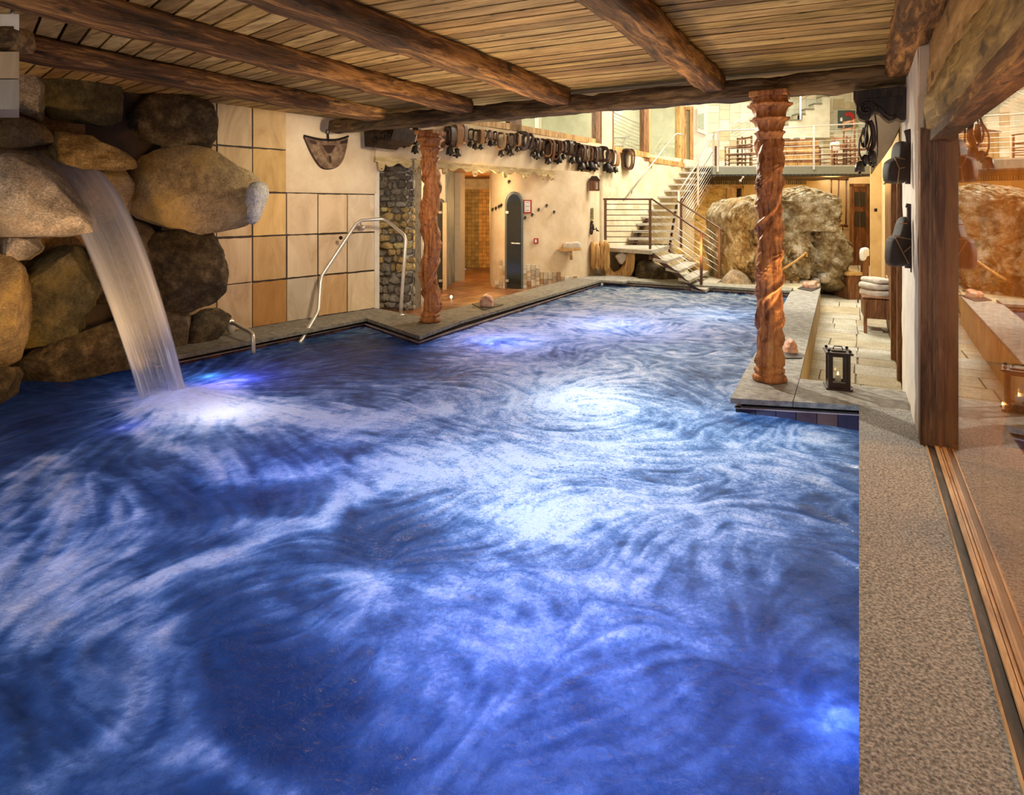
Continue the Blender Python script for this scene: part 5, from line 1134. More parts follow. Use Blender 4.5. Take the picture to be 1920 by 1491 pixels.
# ================================================================= UNDER THE GALLERY
t = thing('sauna_cabin', 'golden horizontal board timber cabin wall behind the stairs, with a small window opening', 'cabin', tuple(D(1330, 500, 19.6)))
m = MB(); y = 349
a, b = D(1236, 400, 19.6), D(1381, 400, 19.6); z = -.4
while z < 2.25:
    m.slab([Vector((a.x, a.y, z+.004)), Vector((b.x, b.y, z+.004)), Vector((b.x, b.y, z+.135)), Vector((a.x, a.y, z+.135))], (0, .05, 0), tone((1, 1, 1), .12)); z += .14
m.build('board_wall', wood('cabin_boards', (.34, .18, .04), (.62, .38, .10), (.78, .54, .20), 'x', 4, vc=True), t)
facing_('top_board', rect(1322, 346, 1395, 353), 19.5, .3, M['honey_x'], t); facing_('corner_post', rect(1391, 348, 1395, 420), 19.5, .1, M['honey'], t); facing_('post', rect(1363, 352, 1380, 420), 19.55, .1, M['honey'], t)
facing_('dark_opening', rect(1380, 353, 1391, 420), 19.9, .05, M['black'], t)
m = MB(); x = 1310
while x < 1511:
    m.slab([D(xx, yy, 20.9) for xx, yy in rect(x, 329, x+2.6, 345.5)], Vector((-SA, CA, 0))*.04); x += 3.6
m.slab([D(xx, yy, 20.95) for xx, yy in rect(1308, 328, 1512, 346)], Vector((-SA, CA, 0))*.04)
tag(m.build('slatted_vent', wood('vent_slats', (.10, .07, .04), (.20, .15, .09), (.30, .24, .15), 'z', 6)), 'long brown slatted vent panel under the gallery edge', 'vent')
t = thing('spotlight', 'small pale double spotlight clipped below the gallery fascia', 'spotlight', tuple(D(1392, 330, 18.4)))
MB().tube([D(1388, 339, 18.3), D(1396, 329, 18.35)], .02, 6).build('arm', M['railw'], t, smooth=True); MB().ball(D(1388, 339, 18.3), .045, 7).ball(D(1393, 332, 18.3), .04, 7).build('lamp_head', M['railw'], t, smooth=True)
t = thing('hanging_yoke_frame', 'dark wooden frame of two bars and three rods hung on the yellow wall', 'frame', tuple(D(1573, 430, 21.2)))
dr = 21.2
MB().tube([D(1556, 335, dr), D(1590, 336, dr)], .05, 8).build('crossbar', M['brownwood'], t, smooth=True); MB().tube([D(1555, 421, dr), D(1589, 424, dr)], .045, 8).build('crossbar', M['brownwood'], t, smooth=True)
for x0, x1 in ((1559, 1558), (1573, 1570), (1587, 1586)): MB().tube([D(x0, 336, dr), D(x1, 423, dr)], .024, 8).build('rod', M['brownwood'], t, smooth=True)
for x in (1564.5, 1580): MB().tube([D(x, 422, dr), D(x, 432, dr)], .02, 6).build('peg', M['brownwood'], t, smooth=True)
MB().tube([D(1567, 333, dr), D(1573, 328, dr), D(1579, 333, dr)], .025, 6).build('hook', M['brownwood'], t, smooth=True)
o = facing('wall_fitting', rect(1542, 417, 1548, 426), 21.3, .08, M['leather_d']); tag(o, 'small dark box fitting on the yellow wall right of the boulder', 'fitting')
o = facing('wall_switch', rect(1641, 391, 1645, 397), 15.5, .04, M['iron']); tag(o, 'tiny dark switch on the cream pilaster', 'switch')
t = bpy.data.objects.new('door_5', None); COL.objects.link(t); t.location = D(1612, 497, 20.9); ORG[t.name] = Vector(t.location); struct(t); dq = 20.9
facing_('door_leaf', rect(1600, 349, 1626, 498), dq, .08, M['brownwood'], t)
m = MB()
for r_ in (rect(1597.5, 344.5, 1601, 498), rect(1625, 344.5, 1631, 498), rect(1597.5, 344.5, 1631, 350)): m.slab([D(x, y, dq-.05) for x, y in r_], Vector((-SA, CA, 0))*.16)
m.build('door_frame', M['frame'], t)
for r_ in (rect(1603, 360, 1611, 387), rect(1614, 360, 1622, 387), rect(1603, 397, 1611, 426), rect(1614, 397, 1622, 426)): facing_('door_pane', r_, dq-.02, .02, M['doorglass'], t)
# wooden door and casing in the right wall
t = bpy.data.objects.new('door_6', None); COL.objects.link(t); t.location = (.45, 12, -.55); ORG[t.name] = Vector((.45, 12, -.55)); struct(t)
m = MB(); y = 10.5
while y < 14.2: m.box((.45, y+.006, -.6), (.50, y+.155, 2.10), (1, 1, 1)); y += .16
m.build('door_leaf', M['frame'], t); MB().box((.42, 9.15, -.6), (.50, 9.32, 2.2)).box((.40, 10.35, -.6), (.50, 10.5, 2.2)).box((.42, 9.15, 2.1), (.50, 14.4, 2.2)).build('door_frame', M['frame'], t)
# benches and towels on the walkway
def obox(c, dirx, w, dp, z0, z1, r=.012):     # box turned in plan; c = front centre
    m = MB().bbox((-w/2, 0, z0), (w/2, dp, z1), r); a = math.atan2(dirx[1], dirx[0]); ca, sa = math.cos(a), math.sin(a)
    return m.warp(lambda v: (c[0]+v.x*ca-v.y*sa, c[1]+v.x*sa+v.y*ca, v.z))
c = P(1646, 627, -.55); t = thing('side_table', 'brown wooden stand with an open foot, carrying folded towels by the right wall', 'cabinet', tuple(c)); dx_ = (1, .06); zt = D(1646, 556, 10.7).z
obox((c.x, c.y), dx_, .42, .75, -.55+.26, zt-.03).build('body', M['brownwood'], t); obox((c.x, c.y-.02), dx_, .47, .80, zt-.03, zt).build('top', M['brownwood'], t)
for s_ in (-.185, .185):
    for e in (0, .70): obox((c.x+s_, c.y+e), dx_, .05, .05, -.55, -.28, .004).build('leg', M['brownwood'], t)
obox((c.x-.02, c.y+.15), dx_, .20, .4, -.55, -.52, .004).build('foot_board', M['towel'], t)
fd = Vector((-SA, CA, 0))
dz = [(1622, 541, 1667, 556, 'lower folded cream towel of the stack on the wooden stand'), (1620, 529, 1666, 542, 'middle folded cream towel of the stack on the wooden stand'), (1625, 520, 1662, 530, 'top folded cream towel of the stack on the wooden stand')]
for (x0, y0, x1, y1, lab) in dz:
    tag(rock_mesh([(x0, y1-2), (x0+1, y0+2), (x0+6, y0), (x1-5, y0+1), (x1, y0+3), (x1, y1-1), (x1-3, y1), (x0+3, y1)], 11.0, .55, len(lab), .010, na=60, nr=10, flat=.25, rfreq=5).build('towel', M['towel'], smooth=True), lab, 'towel', 'folded towels on the wooden stand')
t = thing('wooden_bench', 'brown wooden bench with a high end, halfway along the walkway', 'bench', tuple(D(1605, 567, 14.0)))
m = MB(); m.slab([D(1589.5, 516, 13.95), D(1617, 518, 13.95), D(1617, 567, 13.95), D(1590, 566, 13.95)], fd*.8); m.build('body', M['brownwood'], t)
facing_('seat', [(1588, 511), (1617, 511), (1618, 517), (1588, 517)], 13.9, .9, M['honey_x'], t)
MB().slab([D(x, y, 13.9) for x, y in [(1617, 567), (1629, 567), (1629, 470), (1623, 465), (1618, 478), (1617, 512)]], fd*.08).build('end_board', M['brownwood'], t)
tag(rock_mesh([(1614, 490), (1613, 474), (1615, 466), (1623, 463.5), (1628, 466), (1628, 480), (1623, 481), (1621, 488)], 13.85, .14, 3, .003, na=40, nr=8, flat=.25).build('towel', M['towel_w'], smooth=True), 'white towel draped over the high end of the wooden bench', 'towel')
t = thing('leaning_board', 'pale curved wooden board leaning against the right wall beside the towel stand', 'board', tuple(D(1676, 640, 9.9)))
MB().slab([D(x, y, d) for x, y, d in [(1664, 517, 11.3), (1669, 516, 11.2), (1678, 535, 10.4), (1682, 560, 9.8), (1681, 640, 9.8), (1677, 640, 9.85), (1676, 575, 10.2), (1668, 545, 11)]], (-.03, .03, 0)).build('board', M['honey'], t)

# ================================================================= HARNESS ON THE PIER, HANGING STRAPS
def pier_piece(label, body, bars, cords, d):
    t = thing('harness_piece', label, 'harness', tuple(D(bars[0][-1][0], bars[0][-1][1], d))); t['group'] = 'harness pieces on the white pier'
    rock_mesh(body, d-.02, .12, len(label), .006, na=70, nr=8, flat=.22, rfreq=3).build('bell_plate', M['plate'], t, smooth=True)
    for b in bars: MB().tube(bend([D(x, y, d+.06) for x, y in b], 4), .019, 10, flat=1.6).build('wooden_bar', M['leather_d'], t, smooth=True)
    for c in cords: MB().tube([D(x, y, d-.09) for x, y in c], .004, 6).build('cord', M['leather_t'], t, smooth=True)
pier_piece('dark bell shaped harness piece with cord lacing, upper one on the white pier', [(1681, 270), (1685, 265.5), (1692, 265), (1697, 269), (1696, 290), (1696, 344), (1661, 344), (1660, 320), (1663, 304), (1678, 297), (1680, 282)],
    [[(1702, 243), (1706, 260), (1706, 300), (1705, 345)], [(1708, 244), (1711, 270), (1711, 310), (1709, 344)]], [[(1677, 294), (1697, 299)], [(1677, 294), (1686, 316), (1683, 345)], [(1686, 316), (1697, 314)]], 4.95)
pier_piece('taller bell shaped harness piece with cord lacing, lower one on the white pier', [(1688, 412), (1691, 406), (1698, 406), (1702, 412), (1702, 440), (1701, 470), (1697, 500), (1664, 499), (1664, 470), (1668, 449), (1680, 441), (1685, 425)],
    [[(1705, 390), (1707, 384), (1708, 400), (1706, 440), (1704, 503)], [(1711, 382), (1717, 392), (1717, 440), (1714, 511)]], [[(1686, 420), (1701, 419)], [(1677, 443), (1708, 449)], [(1679, 446), (1696, 480), (1704, 495)], [(1695, 473), (1708, 462)]], 4.90)
t = thing('strap_bundle', 'bundle of dark harness straps with bells hanging below the right scroll bracket', 'harness', tuple(D(1625, 330, 6.4)))
ds = 5.65
for k, pl in enumerate([[(1628, 212), (1622, 240), (1612, 262), (1611, 285), (1616, 300)], [(1630, 212), (1625, 245), (1622, 270), (1630, 282), (1638, 268), (1636, 240), (1630, 226)], [(1640, 214), (1644, 240), (1645, 270), (1644, 298)], [(1632, 225), (1634, 250), (1627, 280), (1620, 305)], [(1619, 240), (1614, 258), (1618, 275), (1624, 262), (1622, 244)]]):
    MB().tube(bend([D(x, y, ds+.03*k) for x, y in pl], 5), .022, 8, flat=.35).build('strap', M['leather_d'], t, smooth=True)
for k, (x, y, r_, hh_) in enumerate([(1634, 282, .045, .11), (1612, 302, .040, .10), (1622, 290, .034, .09), (1637, 295, .03, .08)]):
    c = D(x, y, ds); b = MB().lathe([(r_*.4, 0), (r_*.8, -.015), (r_, -hh_*.5), (r_*1.1, -hh_), (r_*.9, -hh_)], c, 14).build('bell', M['bronze'], t, smooth=True)
    MB().ball(c+Vector((0, 0, -hh_-.008)), .012, 6).build('clapper', M['iron'], b, smooth=True)

# ================================================================= SALT LAMPS, LANTERN
for (tr, rk, lab, lab2) in [
    ([(885, 569.5), (907, 566), (944, 571), (907, 581)], [(900, 574), (899, 562), (904, 554), (912, 551), (921, 555), (926, 563), (926, 573), (921, 577), (906, 577)], 'pink rock salt lamp on the left coping beside the carved column', 'thin slate tray under the pink salt lamp on the left coping'),
    ([(1462, 665), (1478, 657), (1503, 666), (1503, 671), (1468, 671)], [(1471, 661), (1472, 650), (1478, 640), (1483, 634), (1490, 641), (1495, 655), (1493, 662), (1486, 665), (1476, 664)], 'pointed pale salt lamp close behind the right carved column', 'thin slate tray under the pointed salt lamp behind the right column'),
    ([(1495, 541), (1505, 536), (1541, 537.5), (1522, 546)], [(1508, 540), (1508, 533), (1513, 528), (1519, 530), (1526, 525), (1529, 533), (1528, 540), (1520, 543), (1511, 542)], 'wide orange pink salt lamp at the far end of the right coping', 'thin slate tray under the orange salt lamp at the far end')]:
    q = [P(x, y, .012) for x, y in tr]; tag(MB().slab(q, (0, 0, -.011)).build('slate_tray', M['slate']), lab2, 'tray', 'slate trays under the salt lamps')
    bx = (rk[0][0]+rk[-2][0])/2; by = max(p[1] for p in rk); d = (EYE-.012)*F/(by-3-HY)
    tag(rock_mesh(rk, d+.05, .26 if d > 8 else .15, len(lab), .02, na=44, nr=9, flat=.45, rfreq=7).build('salt_lamp', M['salt'], smooth=True), lab, 'salt lamp', 'rock salt lamps on the copings')
c = P(1571, 727, 0); t = thing('candle_lantern', 'square dark wood candle lantern with glass panes on the near coping', 'lantern', tuple(c)); t.rotation_euler = (0, 0, .17)
H = .365; w = .078; KW = dict(local=True)
MB().bbox((-.108, -.108, 0), (.108, .108, .018), .004).bbox((-.09, -.09, .018), (.09, .09, .042), .004).build('base', M['lanternwood'], t, **KW)
for x in (-1, 1):
    for y in (-1, 1): MB().box((x*w-.011, y*w-.011, .042), (x*w+.011, y*w+.011, H-.045)).build('corner_post', M['lanternwood'], t, **KW)
for (ax, s_) in ((0, -1), (0, 1), (1, -1), (1, 1)):
    m = MB(); g = MB()
    def rr(u0, u1, z0, z1, mm, th=.006):
        if ax == 0: mm.box((u0, s_*w-th, z0), (u1, s_*w+th, z1))
        else: mm.box((s_*w-th, u0, z0), (s_*w+th, u1, z1))
    rr(-w+.011, -w+.027, .042, H-.045, m); rr(w-.027, w-.011, .042, H-.045, m); rr(-w+.027, w-.027, .042, .065, m); rr(-w+.027, w-.027, H-.07, H-.045, m)
    o = m.build('side_frame', M['lanternwood'], t, **KW); rr(-w+.027, w-.027, .065, H-.07, g, .0015); g.build('pane', M['lampglass'], o, **KW)
m = MB().bbox((-.112, -.112, H-.045), (.112, .112, H-.027), .004).bbox((-.06, -.06, H-.027), (.06, .06, H-.015), .004); m.build('roof', M['lanternwood'], t, **KW)
for x in (-1, 1):
    for y in (-1, 1): MB().ball((x*.085, y*.085, H-.012), .014, 7).build('knob', M['iron'], t, smooth=True, **KW)
cd = MB().lathe([(.026, .042), (.026, .115), (.02, .118)], (0, 0, 0), 14).build('candle', M['wax'], t, smooth=True, **KW); MB().lathe([(.001, .118), (.007, .128), (.001, .15)], (0, 0, 0), 8).build('flame', M['flame'], cd, smooth=True, **KW)
MB().tube([(-.04, 0, H-.015), (-.03, 0, H+.012), (.03, 0, H+.012), (.04, 0, H-.015)], .005, 6).build('ring_handle', M['iron'], t, smooth=True, **KW)
v = P(1593, 727, 0); t = thing('tealight', 'tiny burning tealight at the foot of the square lantern', 'candle', tuple(v)); MB().lathe([(.02, 0), (.02, .015), (.017, .015)], (0, 0, 0), 12).build('cup', M['bronze'], t, smooth=True, local=True); MB().lathe([(.001, .015), (.008, .025), (.001, .045)], (0, 0, 0), 8).build('flame', M['flame'], t, smooth=True, local=True)
o = MB().tube(bend([D(1466, 506, 13.7), D(1490, 491, 13.6), D(1507, 478, 13.6), D(1511, 474, 13.6), D(1513, 482, 13.6)], 4), .024, 8).build('spout_pipe', M['honey'], smooth=True); tag(o, 'thin bent pale pipe reaching from the boulder front', 'pipe')
v = D(1566, 500, 20.3); tag(MB().ball((v.x, v.y, v.z+.03), .035, 8).build('floor_light', M['spotglow'], smooth=True), 'tiny glowing light on the floor at the skirting beyond the boulder', 'light')

# ================================================================= SLIDING GLASS
t = bpy.data.objects.new('window_5', None); COL.objects.link(t); t.location = (.48, 2, 0); ORG[t.name] = Vector((.48, 2, 0)); struct(t)
MB().box((.478, 3.425, .03), (.484, 5.12, 2.12)).build('pane', M['bigpane'], t); MB().box((.478, -1.2, .03), (.484, 3.419, 2.12)).build('pane', M['bigpane'], t)
m = MB().box((.37, 5.10, -.01), (.415, 5.265, 2.2)).box((.415, 5.08, 0), (.44, 5.26, 2.2)).box((.44, 5.055, 0), (.455, 5.26, 2.2)).box((.455, 5.04, 0), (.468, 5.26, 2.2)).box((.468, 5.02, 0), (.505, 5.26, 2.2))
m.build('frame', M['frame'], t); MB().box((.42, -1.2, 2.10), (.56, 5.2, 2.19)).build('head_frame', M['beam_y'], t)
MB().box((.410, -1.2, -.01), (.447, 5.09, .008)).build('dark_rail', M['darktrack'], t); MB().box((.400, -1.2, -.01), (.409, 5.09, .012)).build('edge_strip', M['track'], t)
MB().box((.447, -1.2, -.01), (.468, 5.05, .034)).box((.472, -1.2, -.01), (.484, 5.03, .030)).box((.500, -1.2, -.01), (.553, 5.02, .034)).box((.447, -1.2, -.01), (.553, 5.02, .018)).build('sill', M['track'], t)
# the room beyond the glass
m = MB(); m.slab([(.62, 8.2, 0), (5, 8.2, 0), (5, 8.2, 2.9), (.62, 8.2, 2.9)], (0, .1, 0)); m.slab([(5, 8.3, 0), (5, -1.2, 0), (5, -1.2, 2.9), (5, 8.3, 2.9)], (.1, 0, 0)); m.slab([(.62, 5.45, 0), (.62, 8.25, 0), (.62, 8.25, 2.9), (.62, 5.45, 2.9)], (-.03, 0, 0))
struct(m.build('wall_interior', M['honey'])); m = MB().box((.6, -1.2, 2.9), (5.1, 8.3, 3.0)); struct(m.build('ceiling_interior', M['honey_x']))
t = thing('lounge_chair', 'rounded pale wooden lounge chair standing behind the sliding glass', 'chair', (1.35, 4.1, 0)); pts_ = []
m = MB(); 
for k in range(25): a = math.pi*k/24; pts_.append((1.35-.55*math.cos(a), 4.1, .12+.62*math.sin(a)))
m.slab([Vector(p) for p in pts_], (0, .05, 0)); m.slab([Vector(p)+Vector((0, .85, 0)) for p in pts_], (0, .05, 0)); m.build('side_board', M['honey'], t); MB().box((.95, 4.12, .32), (1.75, 4.95, .40)).build('seat', M['towel'], t); 
for x in (.95, 1.72):
    for y in (4.1, 4.93): MB().box((x, y, -.02), (x+.05, y+.05, .3)).build('leg', M['honey'], t)
# atrium shell
m = MB(); m.slab([(-9, 7.4, 6.5), (3, 7.4, 6.5), (3, 28, 6.5), (-9, 28, 6.5)], (0, 0, .1)); struct(m.build('ceiling_atrium', M['plaster_w']))
m = MB(); m.slab([(.55, 7.0, 2.9), (.55, 28, 2.9), (.55, 28, 6.5), (.55, 7.0, 6.5)], (.1, 0, 0)); m.slab([(-9, 7.4, 3.2), (.6, 7.4, 3.2), (.6, 7.4, 6.5), (-9, 7.4, 6.5)], (0, -.1, 0)); struct(m.build('wall_atrium', M['plaster_w']))
for o in bpy.data.objects:
    if o.name.startswith(('carved_column', 'ceiling_beam', 'cross_beam', 'lintel_beam', 'beam_stub')) and o.parent is None: o['kind'] = 'thing'

# ================================================================= WATER
def wp(px, py): v = P(px, py, ZW); return (v.x, v.y)
rng = np.random.default_rng(3)
CELL = .02; X0, X1, Y0, Y1 = -7.5, 0.02, .25, 13.25
NX, NY = int((X1-X0)/CELL)+1, int((Y1-Y0)/CELL)+1
gx, gy = np.meshgrid(X0+np.arange(NX)*CELL, Y0+np.arange(NY)*CELL)     # (NY, NX)
def vnoise(x, y, seed):
    r = np.random.default_rng(seed).random((257, 257)); xi = np.floor(x).astype(int); yi = np.floor(y).astype(int); fx = x-xi; fy = y-yi
    fx = fx*fx*(3-2*fx); fy = fy*fy*(3-2*fy); xi %= 256; yi %= 256
    return (r[yi, xi]*(1-fx)+r[yi, xi+1]*fx)*(1-fy)+(r[yi+1, xi]*(1-fx)+r[yi+1, xi+1]*fx)*fy
def vfbm(x, y, s, seed, o=5):
    t = np.zeros_like(x); a = .5
    for k in range(o): t += a*vnoise(x*s+17.3*k+40, y*s+9.1*k+40, seed+k); a *= .5; s *= 2.02
    return t/(1-.5**o)
# flow: outward from the fall, outward from floor jets, a wide eddy, a diagonal drift
U = np.full_like(gx, .25); V = np.full_like(gy, -.12)
def outward(px, py, s, r):
    global U, V
    x, y = wp(px, py); dx, dy = gx-x, gy-y; q = np.sqrt(dx*dx+dy*dy)+1e-3; w = s*np.exp(-(q/r)**2); U += w*dx/q; V += w*dy/q
def swirl(px, py, s, r):
    global U, V
    x, y = wp(px, py); dx, dy = gx-x, gy-y; q = np.sqrt(dx*dx+dy*dy)+1e-3; w = s*np.exp(-(q/r)**2); U += -w*dy/q; V += w*dx/q
outward(330, 745, 2.4, 2.6); outward(690, 1085, 1.8, .8); swirl(1100, 760, .9, 1.5); outward(1180, 640, 1.0, 1.6); outward(1560, 1350, 1.2, .6)
outward(420, 1190, -.8, .8); swirl(250, 1400, .9, .7)
U += 3.4*(vfbm(gx, gy, 1.3, 50, 4)-.5); V += 3.4*(vfbm(gx, gy, 1.3, 60, 4)-.5)
q = np.sqrt(U*U+V*V)+1e-6; U /= q; V /= q
def samp(a, x, y):
    xi = np.clip(x, 0, NX-1.001); yi = np.clip(y, 0, NY-1.001); i = xi.astype(int); j = yi.astype(int); fx = xi-i; fy = yi-j
    return (a[j, i]*(1-fx)+a[j, i+1]*fx)*(1-fy)+(a[j+1, i]*(1-fx)+a[j+1, i+1]*fx)*fy
ix, iy = np.meshgrid(np.arange(NX, dtype=float), np.arange(NY, dtype=float))
def lic(a, n):
    acc = a.copy()
    for sg in (1, -1):
        x, y = ix.copy(), iy.copy()
        for _ in range(n):
            u, v = samp(U, x, y), samp(V, x, y); x += sg*u; y += sg*v; acc += samp(a, x, y)
    acc /= (2*n+1); return (acc-acc.mean())/acc.std()
wn_ = rng.random((NY, NX)); L1 = lic(wn_, 9); wn2 = vnoise(gx*22+30, gy*22+30, 91); L2 = lic(wn2, 11)
# foam cover: where the water is beaten white
wx = gx+.36*(vfbm(gx, gy, 1.7, 11, 6)-.5)+.008*L2*V; wy = gy+.36*(vfbm(gx, gy, 1.7, 21, 6)-.5)-.008*L2*U
foam = np.full_like(gx, .16)
def blob(px, py, rx, ry, a, hard=2.0):          # radii in pixels along the two picture axes, turned into metres
    global foam
    c = wp(px, py); ex = wp(px+rx, py); ey = wp(px, py+ry); ax = np.array([ex[0]-c[0], ex[1]-c[1]]); ay = np.array([ey[0]-c[0], ey[1]-c[1]])
    M2 = np.linalg.inv(np.array([[ax[0], ay[0]], [ax[1], ay[1]]])); dx, dy = wx-c[0], wy-c[1]
    u = M2[0, 0]*dx+M2[0, 1]*dy; v = M2[1, 0]*dx+M2[1, 1]*dy; w = np.exp(-(u*u+v*v)**(hard/2)); foam = foam*(1-w)+a*w
def streak(pts, a, hard=2.0):                    # pts: (px, py, half width in metres)
    global foam
    P3 = [(*wp(p[0], p[1]), p[2]) for p in pts]; best = np.full_like(gx, 0.0)
    for (x0, y0, r0), (x1, y1, r1) in zip(P3[:-1], P3[1:]):
        dx, dy = x1-x0, y1-y0; L = dx*dx+dy*dy; t = np.clip(((wx-x0)*dx+(wy-y0)*dy)/L, 0, 1); r = r0+(r1-r0)*t
        q = np.sqrt((wx-x0-t*dx)**2+(wy-y0-t*dy)**2)/r; best = np.maximum(best, np.exp(-q**hard))
    foam = foam*(1-best)+a*best
# broad zones first
blob(1120, 600, 380, 65, .72); blob(1080, 720, 330, 110, .66); blob(1020, 900, 360, 150, .66); blob(900, 1060, 300, 110, .50); blob(900, 1230, 380, 160, .40)
blob(1320, 900, 200, 160, .42); blob(1150, 1330, 380, 120, .24)
blob(1390, 760, 120, 120, .46); blob(1200, 555, 220, 22, .70)
blob(1100, 745, 95, 45, 1.0); blob(1010, 965, 150, 40, .92); blob(880, 860, 120, 35, .85); blob(1090, 850, 140, 30, .75); blob(980, 620, 160, 30, .72); blob(1200, 620, 140, 30, .72); blob(1000, 860, 60, 30, .85)
blob(1500, 830, 80, 45, .66); blob(1400, 850, 60, 60, .62); blob(1590, 920, 40, 90, .22); blob(1560, 1080, 80, 120, .18); blob(1480, 1180, 120, 90, .16); blob(1560, 1350, 50, 60, .40)
blob(1290, 690, 90, 60, .38); blob(1130, 660, 90, 20, .40); blob(1500, 785, 100, 12, .10)
# clear dark water
blob(730, 990, 170, 95, .10); blob(640, 1000, 100, 60, .08); blob(520, 1250, 230, 190, .0); blob(520, 1400, 220, 120, .0); blob(700, 660, 130, 40, .05); blob(760, 690, 80, 25, .14)
blob(150, 740, 190, 60, .02); blob(470, 930, 190, 30, .08); blob(560, 845, 110, 18, .14); blob(430, 960, 120, 22, .08); blob(330, 1060, 90, 30, .10); blob(60, 800, 60, 40, .04)
blob(1250, 1180, 140, 70, .30); blob(1300, 1380, 200, 120, .14)
# bright ribbons
streak([(300, 760, .16), (370, 748, .24), (450, 760, .20), (560, 775, .16), (680, 790, .18), (820, 775, .20)], .86)
blob(350, 755, 120, 34, 1.0); blob(430, 775, 150, 32, .98)
streak([(265, 800, .10), (300, 838, .10), (380, 862, .10), (450, 892, .09), (560, 890, .10), (640, 878, .12), (760, 862, .14), (880, 838, .2)], .62)
streak([(470, 800, .08), (600, 810, .10), (760, 818, .14)], .45)
streak([(180, 1150, .08), (270, 1120, .08), (350, 1075, .09), (430, 1040, .09), (500, 1000, .09), (580, 985, .09), (650, 940, .10), (720, 920, .11), (800, 880, .14), (900, 850, .22)], .74, 2.6)
streak([(430, 1000, .07), (520, 990, .07), (600, 1010, .06)], .5)
streak([(450, 1090, .06), (520, 1150, .06), (640, 1170, .08), (700, 1110, .14)], .32)
streak([(95, 860, .14), (130, 940, .16), (150, 1010, .16), (140, 1070, .15), (150, 1130, .14), (90, 1180, .12)], .66)
streak([(225, 930, .10), (240, 1010, .10), (215, 1080, .09), (200, 1130, .08)], .38)
streak([(5, 900, .10), (20, 980, .10), (28, 1060, .10), (40, 1150, .09)], .50)
streak([(30, 1210, .08), (130, 1180, .09), (240, 1160, .09), (300, 1230, .09)], .42)
streak([(240, 1230, .07), (230, 1320, .08), (180, 1400, .07), (90, 1470, .06)], .36)
streak([(270, 1380, .06), (330, 1390, .07), (400, 1420, .06), (460, 1465, .06), (540, 1491, .06)], .38)
streak([(300, 1270, .07), (290, 1350, .08), (310, 1430, .08)], .30)
blob(690, 1085, 90, 30, .56); blob(760, 1150, 120, 60, .42)
tex = .62*L1*.10+.55*L2*.07+.55*(vfbm(gx, gy, 3.2, 133, 6)-.5)+.55*(vfbm(gx, gy, 11, 33, 4)-.5)
foamv = np.clip(foam*(1+.07*L2)+tex*np.clip(foam*2.4+.10, 0, 1), 0, 1)
Z = ZW+.010*(vfbm(gx, gy, 1.6, 71, 3)-.5)+.030*(vfbm(gx, gy, 5, 75, 4)-.5)*np.clip(foam*1.6, .25, 1)+.003*L2
fx, fy = wp(345, 750); Z += .10*np.exp(-(((gx-fx)/.36)**2+((gy-fy)/.30)**2))*(.8+.5*(vfbm(gx, gy, 4, 78, 3)-.5))
# keep the surface below the copings
ed = np.minimum.reduce([np.abs(gx-.02), np.where(gy > 5.4, np.abs(gx+.93), 9), np.where(gy > 6, np.abs(gx+5.0), 9)]); Z = np.where(ed < .3, np.minimum(Z, ZW+.012), Z)
cy = (gy[:-1, :-1]+CELL/2).ravel(); cx = (gx[:-1, :-1]+CELL/2).ravel()
keep = ((cx < -.86) | (cy < 5.62)) & ((cx > -5.06) | (cy < 6.3) | ((cx < -4.98-.0) & (cy < 6.95-(cx+6.4)*.40)))
ii, jj = np.meshgrid(np.arange(NX-1), np.arange(NY-1)); b = (jj*NX+ii).ravel()[keep]
quads = np.stack([b, b+1, b+1+NX, b+NX], 1).astype(np.int32)
me = bpy.data.meshes.new('pool_water'); nv = NX*NY; me.vertices.add(nv); me.vertices.foreach_set('co', np.stack([gx, gy, Z], -1).astype(np.float32).ravel())
me.loops.add(quads.size); me.loops.foreach_set('vertex_index', quads.ravel()); me.polygons.add(len(quads)); me.polygons.foreach_set('loop_start', np.arange(0, quads.size, 4, dtype=np.int32)); me.polygons.foreach_set('loop_total', np.full(len(quads), 4, dtype=np.int32))
me.update(calc_edges=True); me.shade_smooth()
at = me.attributes.new('foam', 'FLOAT', 'POINT'); at.data.foreach_set('value', foamv.astype(np.float32).ravel())
grain = np.full_like(gx, .30)
def gblob(px, py, r, a):
    global grain
    c = wp(px, py); w = np.exp(-((gx-c[0])**2+(gy-c[1])**2)/(r*r)); grain = grain*(1-w)+a*w
gblob(1100, 760, 1.9, 1.1); gblob(1350, 900, 1.0, 1.0); gblob(1000, 960, .9, .95); gblob(1200, 1150, .6, .7); gblob(1150, 590, 3.0, .55); gblob(1100, 800, 1.2, 1.2)
at = me.attributes.new('grain', 'FLOAT', 'POINT'); at.data.foreach_set('value', grain.astype(np.float32).ravel())
at = me.attributes.new('streak', 'FLOAT', 'POINT'); at.data.foreach_set('value', (L1*.5+L2*.5).astype(np.float32).ravel())
o = bpy.data.objects.new('pool_water', me); COL.objects.link(o)
tag(o, 'churning blue pool water streaked with white foam', 'water', kind='stuff')
t = NT('foaming_water'); a1 = t.n('ShaderNodeAttribute', attribute_name='foam'); a2 = t.n('ShaderNodeAttribute', attribute_name='streak'); a3 = t.n('ShaderNodeAttribute', attribute_name='grain')
v = t.coord((1, 1, 1)); n1 = t.noise(v, 46, 4, .7, .8); n2 = t.noise(v, 13, 5, .65, 1.0); n3 = t.noise(v, 150, 2, .6)
det = t.math('ADD', t.math('MULTIPLY', t.math('MULTIPLY', t.math('SUBTRACT', n1, .5), 1.9), a3.outputs['Fac']), t.math('ADD', t.math('MULTIPLY', t.math('SUBTRACT', n2, .5), .6), t.math('MULTIPLY', a2.outputs['Fac'], .04)))
g = t.math('MULTIPLY', det, t.math('ADD', t.math('MULTIPLY', a1.outputs['Fac'], 1.3), .05))
